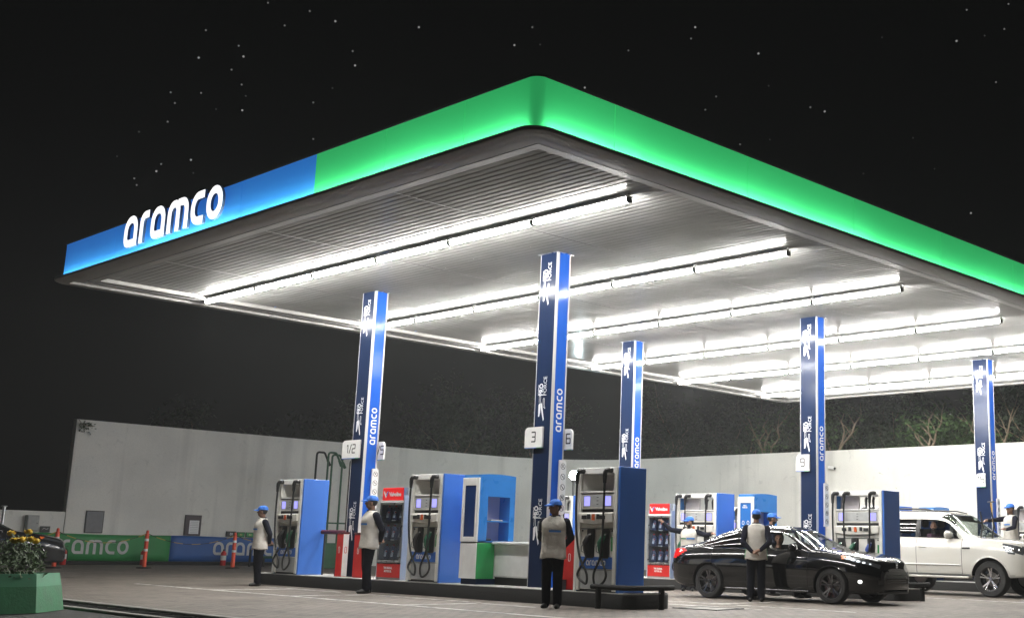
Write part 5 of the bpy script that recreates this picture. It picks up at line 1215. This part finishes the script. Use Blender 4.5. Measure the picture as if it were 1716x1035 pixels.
# ------------------------------------------------------------------ trees beyond the wall
BARK = mat('grey-brown bark', (.26, .19, .13), .85, var=.3, vscale=6, bump=.6, bscale=14)
LEAFS = [mat('dark leaves', (.045, .062, .036), .6, var=.3, vscale=1.2), mat('mid green leaves', (.05, .075, .038), .6, var=.3, vscale=1.2), mat('bright young leaves', (.06, .11, .035), .55, var=.3, vscale=1.2)]
def tree(x, y, hgt, rad, seed, label, leaf=0, dens=1.0, bare=0, cz=.55):
    rn = random.Random(seed); t = thing('tree', label, 'tree', (x, y, 0), rn.uniform(0, 6.28), 'trees beyond the wall')
    m = MB(); tips = []
    def branch(p, d, ln, r, lv):
        pts = [p]; rr = [r]
        for k in range(4):
            d = (d + Vector((rn.uniform(-.25, .25), rn.uniform(-.25, .25), rn.uniform(-.05, .22)))).normalized(); p = p + d * ln / 4; pts.append(p); rr.append(r * (1 - .14 * (k + 1)))
        m.tube(pts, rr, 7 if lv < 2 else 5); tips.append((pts[-1], lv)); tips.append((pts[2], lv))
        if lv < 3:
            for k in range(rn.randint(2, 3) if lv else 4):
                a = rn.uniform(0, 6.28); q = (d * .75 + Vector((math.cos(a), math.sin(a), rn.uniform(.1, .6))) * .75).normalized(); branch(pts[rn.randint(2, 4)], q, ln * rn.uniform(.6, .8), rr[-1] * .72, lv + 1)
    branch(Vector((0, 0, -.1)), Vector((rn.uniform(-.1, .1), rn.uniform(-.1, .1), 1)), hgt * .42, rad * .055 + .06, 0)
    m.build('trunk', BARK, t, SM)
    m = MB(); cl = [(p, lv) for p, lv in tips if lv >= 1 and p.z > hgt * .3]
    extra = [(Vector((rn.gauss(0, rad * .45), rn.gauss(0, rad * .45), hgt * cz + rn.gauss(0, hgt * .17))), 2) for _ in range(int(12 * dens))]
    for p, lv in cl + extra:
        n = int((20 if bare else 56) * dens); sp = rad * rn.uniform(.09, .19)
        if bare and rn.random() < .55: continue
        for k in range(n):
            c = p + Vector((rn.gauss(0, sp), rn.gauss(0, sp), rn.gauss(0, sp * .7))); d = Vector((rn.uniform(-1, 1), rn.uniform(-1, 1), rn.uniform(-.9, .4))).normalized(); e = d.cross(Vector((rn.uniform(-1, 1), rn.uniform(-1, 1), 1))).normalized(); ln = rn.uniform(.12, .28); w = ln * .24
            m.poly([c, c + d * ln * .5 + e * w, c + d * ln, c + d * ln * .5 - e * w])
    m.build('crown', LEAFS[leaf], t)
TR = [(28.0, 3.5, 9.5, 3.2, 0, 'dark leafy tree beyond the back wall at the picture edge'), (27.4, 7.0, 6.8, 2.6, 2, 'pale-limbed tree with bright young leaves beyond the wall above the SUV'), (28.5, 9.6, 9.0, 3.2, 1, 'green tree beyond the back wall between the SUV and the 9 column'), (28.2, 13.0, 8.5, 3.0, 0, 'dark tree beyond the back wall behind the 9 column'),
      (27.6, 16.0, 7.6, 2.6, 1, 'sparse tree with bare forked limbs beyond the wall above the kiosk'), (28.6, 19.8, 9.0, 3.2, 0, 'dark tree beyond the wall above the outstretched attendant'), (29.0, 24.5, 8.6, 3.0, 0, 'tall dark tree beyond the wall behind the nearest dispenser'), (24.5, 29.0, 8.6, 3.0, 1, 'tall tree with faint green foliage beyond the wall beside the tallest column'),
      (19.5, 28.6, 7.8, 2.8, 1, 'faintly lit tree beyond the wall between the two front columns'), (14.0, 29.0, 7.2, 2.8, 0, 'dark tree beyond the wall behind the 1/2 column'), (8.0, 29.0, 6.2, 2.2, 0, 'dim tree beyond the wall above the notice boards')]
for i, (x, y, h_, r_, lf, lab) in enumerate(TR): tree(x, y, h_, r_, 40 + i, lab, lf, 1.0 if lf != 2 else .75, bare=1 if 'bare' in lab else 0)
def forked_tree(x, y, limbs, label, seed):
    rn = random.Random(seed); t = thing('bare_tree', label, 'tree', (x, y, 0), 0, 'bare-limbed trees beyond the wall')
    m = MB(); m.tube([(0, 0, 0), (.05, .03, 2.5), (0, 0, 4.35)], [.13, .10, .08], 9)
    for (dy, top, ln) in limbs:
        P = [Vector((0, 0, 4.2))]; r_ = [.065]
        for k in range(1, 7):
            s = k / 6; P.append(Vector((rn.uniform(-.08, .08) + .2 * s * rn.choice((-1, 1)), dy * s ** 1.2 + rn.uniform(-.06, .06), 4.2 + (top - 4.2) * s))); r_.append(.065 * (1 - .8 * s))
        m.tube(P, r_, 7)
        for k in (2, 3, 4, 5):
            d = Vector((rn.uniform(-.3, .1), rn.choice((-1, 1)) * rn.uniform(.3, .9), rn.uniform(.5, 1))).normalized(); L_ = rn.uniform(.5, 1.1) * ln; m.tube([P[k], P[k] + d * L_ * .5 + Vector((0, 0, .06)), P[k] + d * L_], [r_[k] * .6, r_[k] * .4, .006], 5)
    m.build('trunk', mat('pale bark', (.19, .145, .10), .85, var=.35, vscale=5, bump=.6, bscale=14), t, SM)
    m = MB()
    cc = [Vector((rn.gauss(0, .4), rn.gauss(.3, 1.0), rn.uniform(4.5, 6.4))) for _ in range(14)]
    for k in range(520):
        c = rn.choice(cc) + Vector((rn.gauss(0, .2), rn.gauss(0, .24), rn.gauss(0, .17))); d = Vector((rn.uniform(-1, 1), rn.uniform(-1, 1), rn.uniform(-1, .3))).normalized(); q = d.orthogonal().normalized(); ln = rn.uniform(.10, .22); m.poly([c, c + d * ln * .5 + q * ln * .25, c + d * ln, c + d * ln * .5 - q * ln * .25])
    m.build('leaves', LEAFS[2], t)
forked_tree(25.0, 7.2, [(-.9, 6.3, 1), (.75, 5.6, .7), (-.2, 6.0, .8)], 'pale forked tree just beyond the wall above the SUV windscreen', 1)
forked_tree(25.3, 14.8, [(-1.1, 6.6, 1), (1.2, 6.4, 1), (.1, 6.2, .8)], 'thin bare forked tree beyond the wall to one side of the 9 column', 2)
forked_tree(25.2, 11.4, [(-1.4, 6.5, 1), (-.6, 6.2, .6)], 'single leaning pale trunk beyond the wall just past the 9 column', 3)
forked_tree(25.4, 4.6, [(-.8, 6.0, 1), (1.5, 5.8, 1)], 'spreading thin-limbed tree beyond the wall behind the 15 column', 4)
# creeper on the wall corner
t = thing('wall_creeper', 'tuft of creeper leaves hanging over the upper corner of the tall wall', 'plant', (2.2, 25.36, 4.45)); m = MB(); rn = random.Random(3)
for k in range(70):
    c = Vector((abs(rn.gauss(0, .22)) - .1, -.05 + rn.uniform(-.04, .04), rn.gauss(.0, .10))); d = Vector((rn.uniform(-.5, 1), rn.uniform(-.5, .1), rn.uniform(-.8, .5))).normalized(); e = d.orthogonal().normalized(); ln = rn.uniform(.06, .13); m.poly([c, c + d * ln * .5 + e * ln * .25, c + d * ln, c + d * ln * .5 - e * ln * .25])
m.build('leaves', LEAFS[1], t); MB().tube([(-.12, 0, .2), (.0, -.03, .05), (.2, -.03, .0), (.42, -.03, .02)], .010, 5).build('stem', BARK, t, SM)

# ------------------------------------------------------------------ stars
sky = bpy.data.objects.new('sky', None); COL.objects.link(sky); struct(sky)
STM = [mat('star bright', (0, 0, 0), 1, emit=.26, ecol=(1, 1, .98)), mat('star mid', (0, 0, 0), 1, emit=.13, ecol=(1, 1, .98)), mat('star faint', (0, 0, 0), 1, emit=.055, ecol=(1, 1, .98))]
SME = []
for k in range(3):
    bm = bmesh.new(); bmesh.ops.create_icosphere(bm, subdivisions=2, radius=(1.3, 1.15, 1.0)[k]); me = bpy.data.meshes.new('star'); bm.to_mesh(me); bm.free(); me.materials.append(STM[k]); SME.append(me)
STARS = [(449, 5, 1), (519, 19, 1), (562, 36, 0), (477, 43, 1), (345, 51, 1), (702, 46, 0), (400, 77, 1), (408, 95, 0), (333, 97, 0), (388, 117, 1), (591, 86, 1), (595, 110, 0), (405, 142, 1), (286, 155, 1), (337, 156, 1), (293, 173, 1), (412, 161, 2), (362, 183, 2), (406, 185, 0), (281, 204, 1), (233, 221, 2), (525, 172, 1), (557, 148, 2), (525, 233, 1), (196, 262, 2),
         (320, 268, 0), (270, 275, 1), (262, 287, 0), (324, 290, 2), (225, 299, 1), (229, 310, 1), (892, 46, 1), (862, 76, 0), (905, 75, 2), (1053, 85, 1), (1165, 46, 0), (1158, 65, 1), (1271, 90, 0), (980, 147, 0), (1200, 162, 1), (1182, 184, 1), (1288, 144, 2), (1358, 180, 1), (1382, 187, 0), (1603, 69, 0), (1620, 17, 1), (1690, 7, 1), (1683, 49, 1), (1669, 138, 1), (1240, 242, 1), (1290, 234, 2), (1447, 291, 2), (1627, 357, 0), (1566, 283, 2), (1530, 231, 2), (1478, 63, 2), (1650, 60, 2)]
CP = camo.matrix_world.translation
for (px, py, k) in STARS:
    d = _f + _r * ((px - 1109.1) / 2039.1) - _u * ((py - 482.9) / 2039.1); o = bpy.data.objects.new('star', SME[k]); COL.objects.link(o); o.parent = sky; o.location = CP + d * 1500

# ------------------------------------------------------------------ night haze hanging over the forecourt
hz = bpy.data.materials.new('thin night haze'); hz.use_nodes = True; N = hz.node_tree.nodes; N.remove(N['Principled BSDF']); v = N.new('ShaderNodeVolumePrincipled')
v.inputs['Color'].default_value = (.9, .92, .92, 1); v.inputs['Density'].default_value = .0011; v.inputs['Anisotropy'].default_value = .2
hz.node_tree.links.new(v.outputs[0], N['Material Output'].inputs['Volume'])
o = B('haze', hz, None, -55, 60, -55, 60, -2, 14); o['kind'] = 'stuff'; o['label'] = 'thin pale night haze over the whole forecourt'; o['category'] = 'haze'
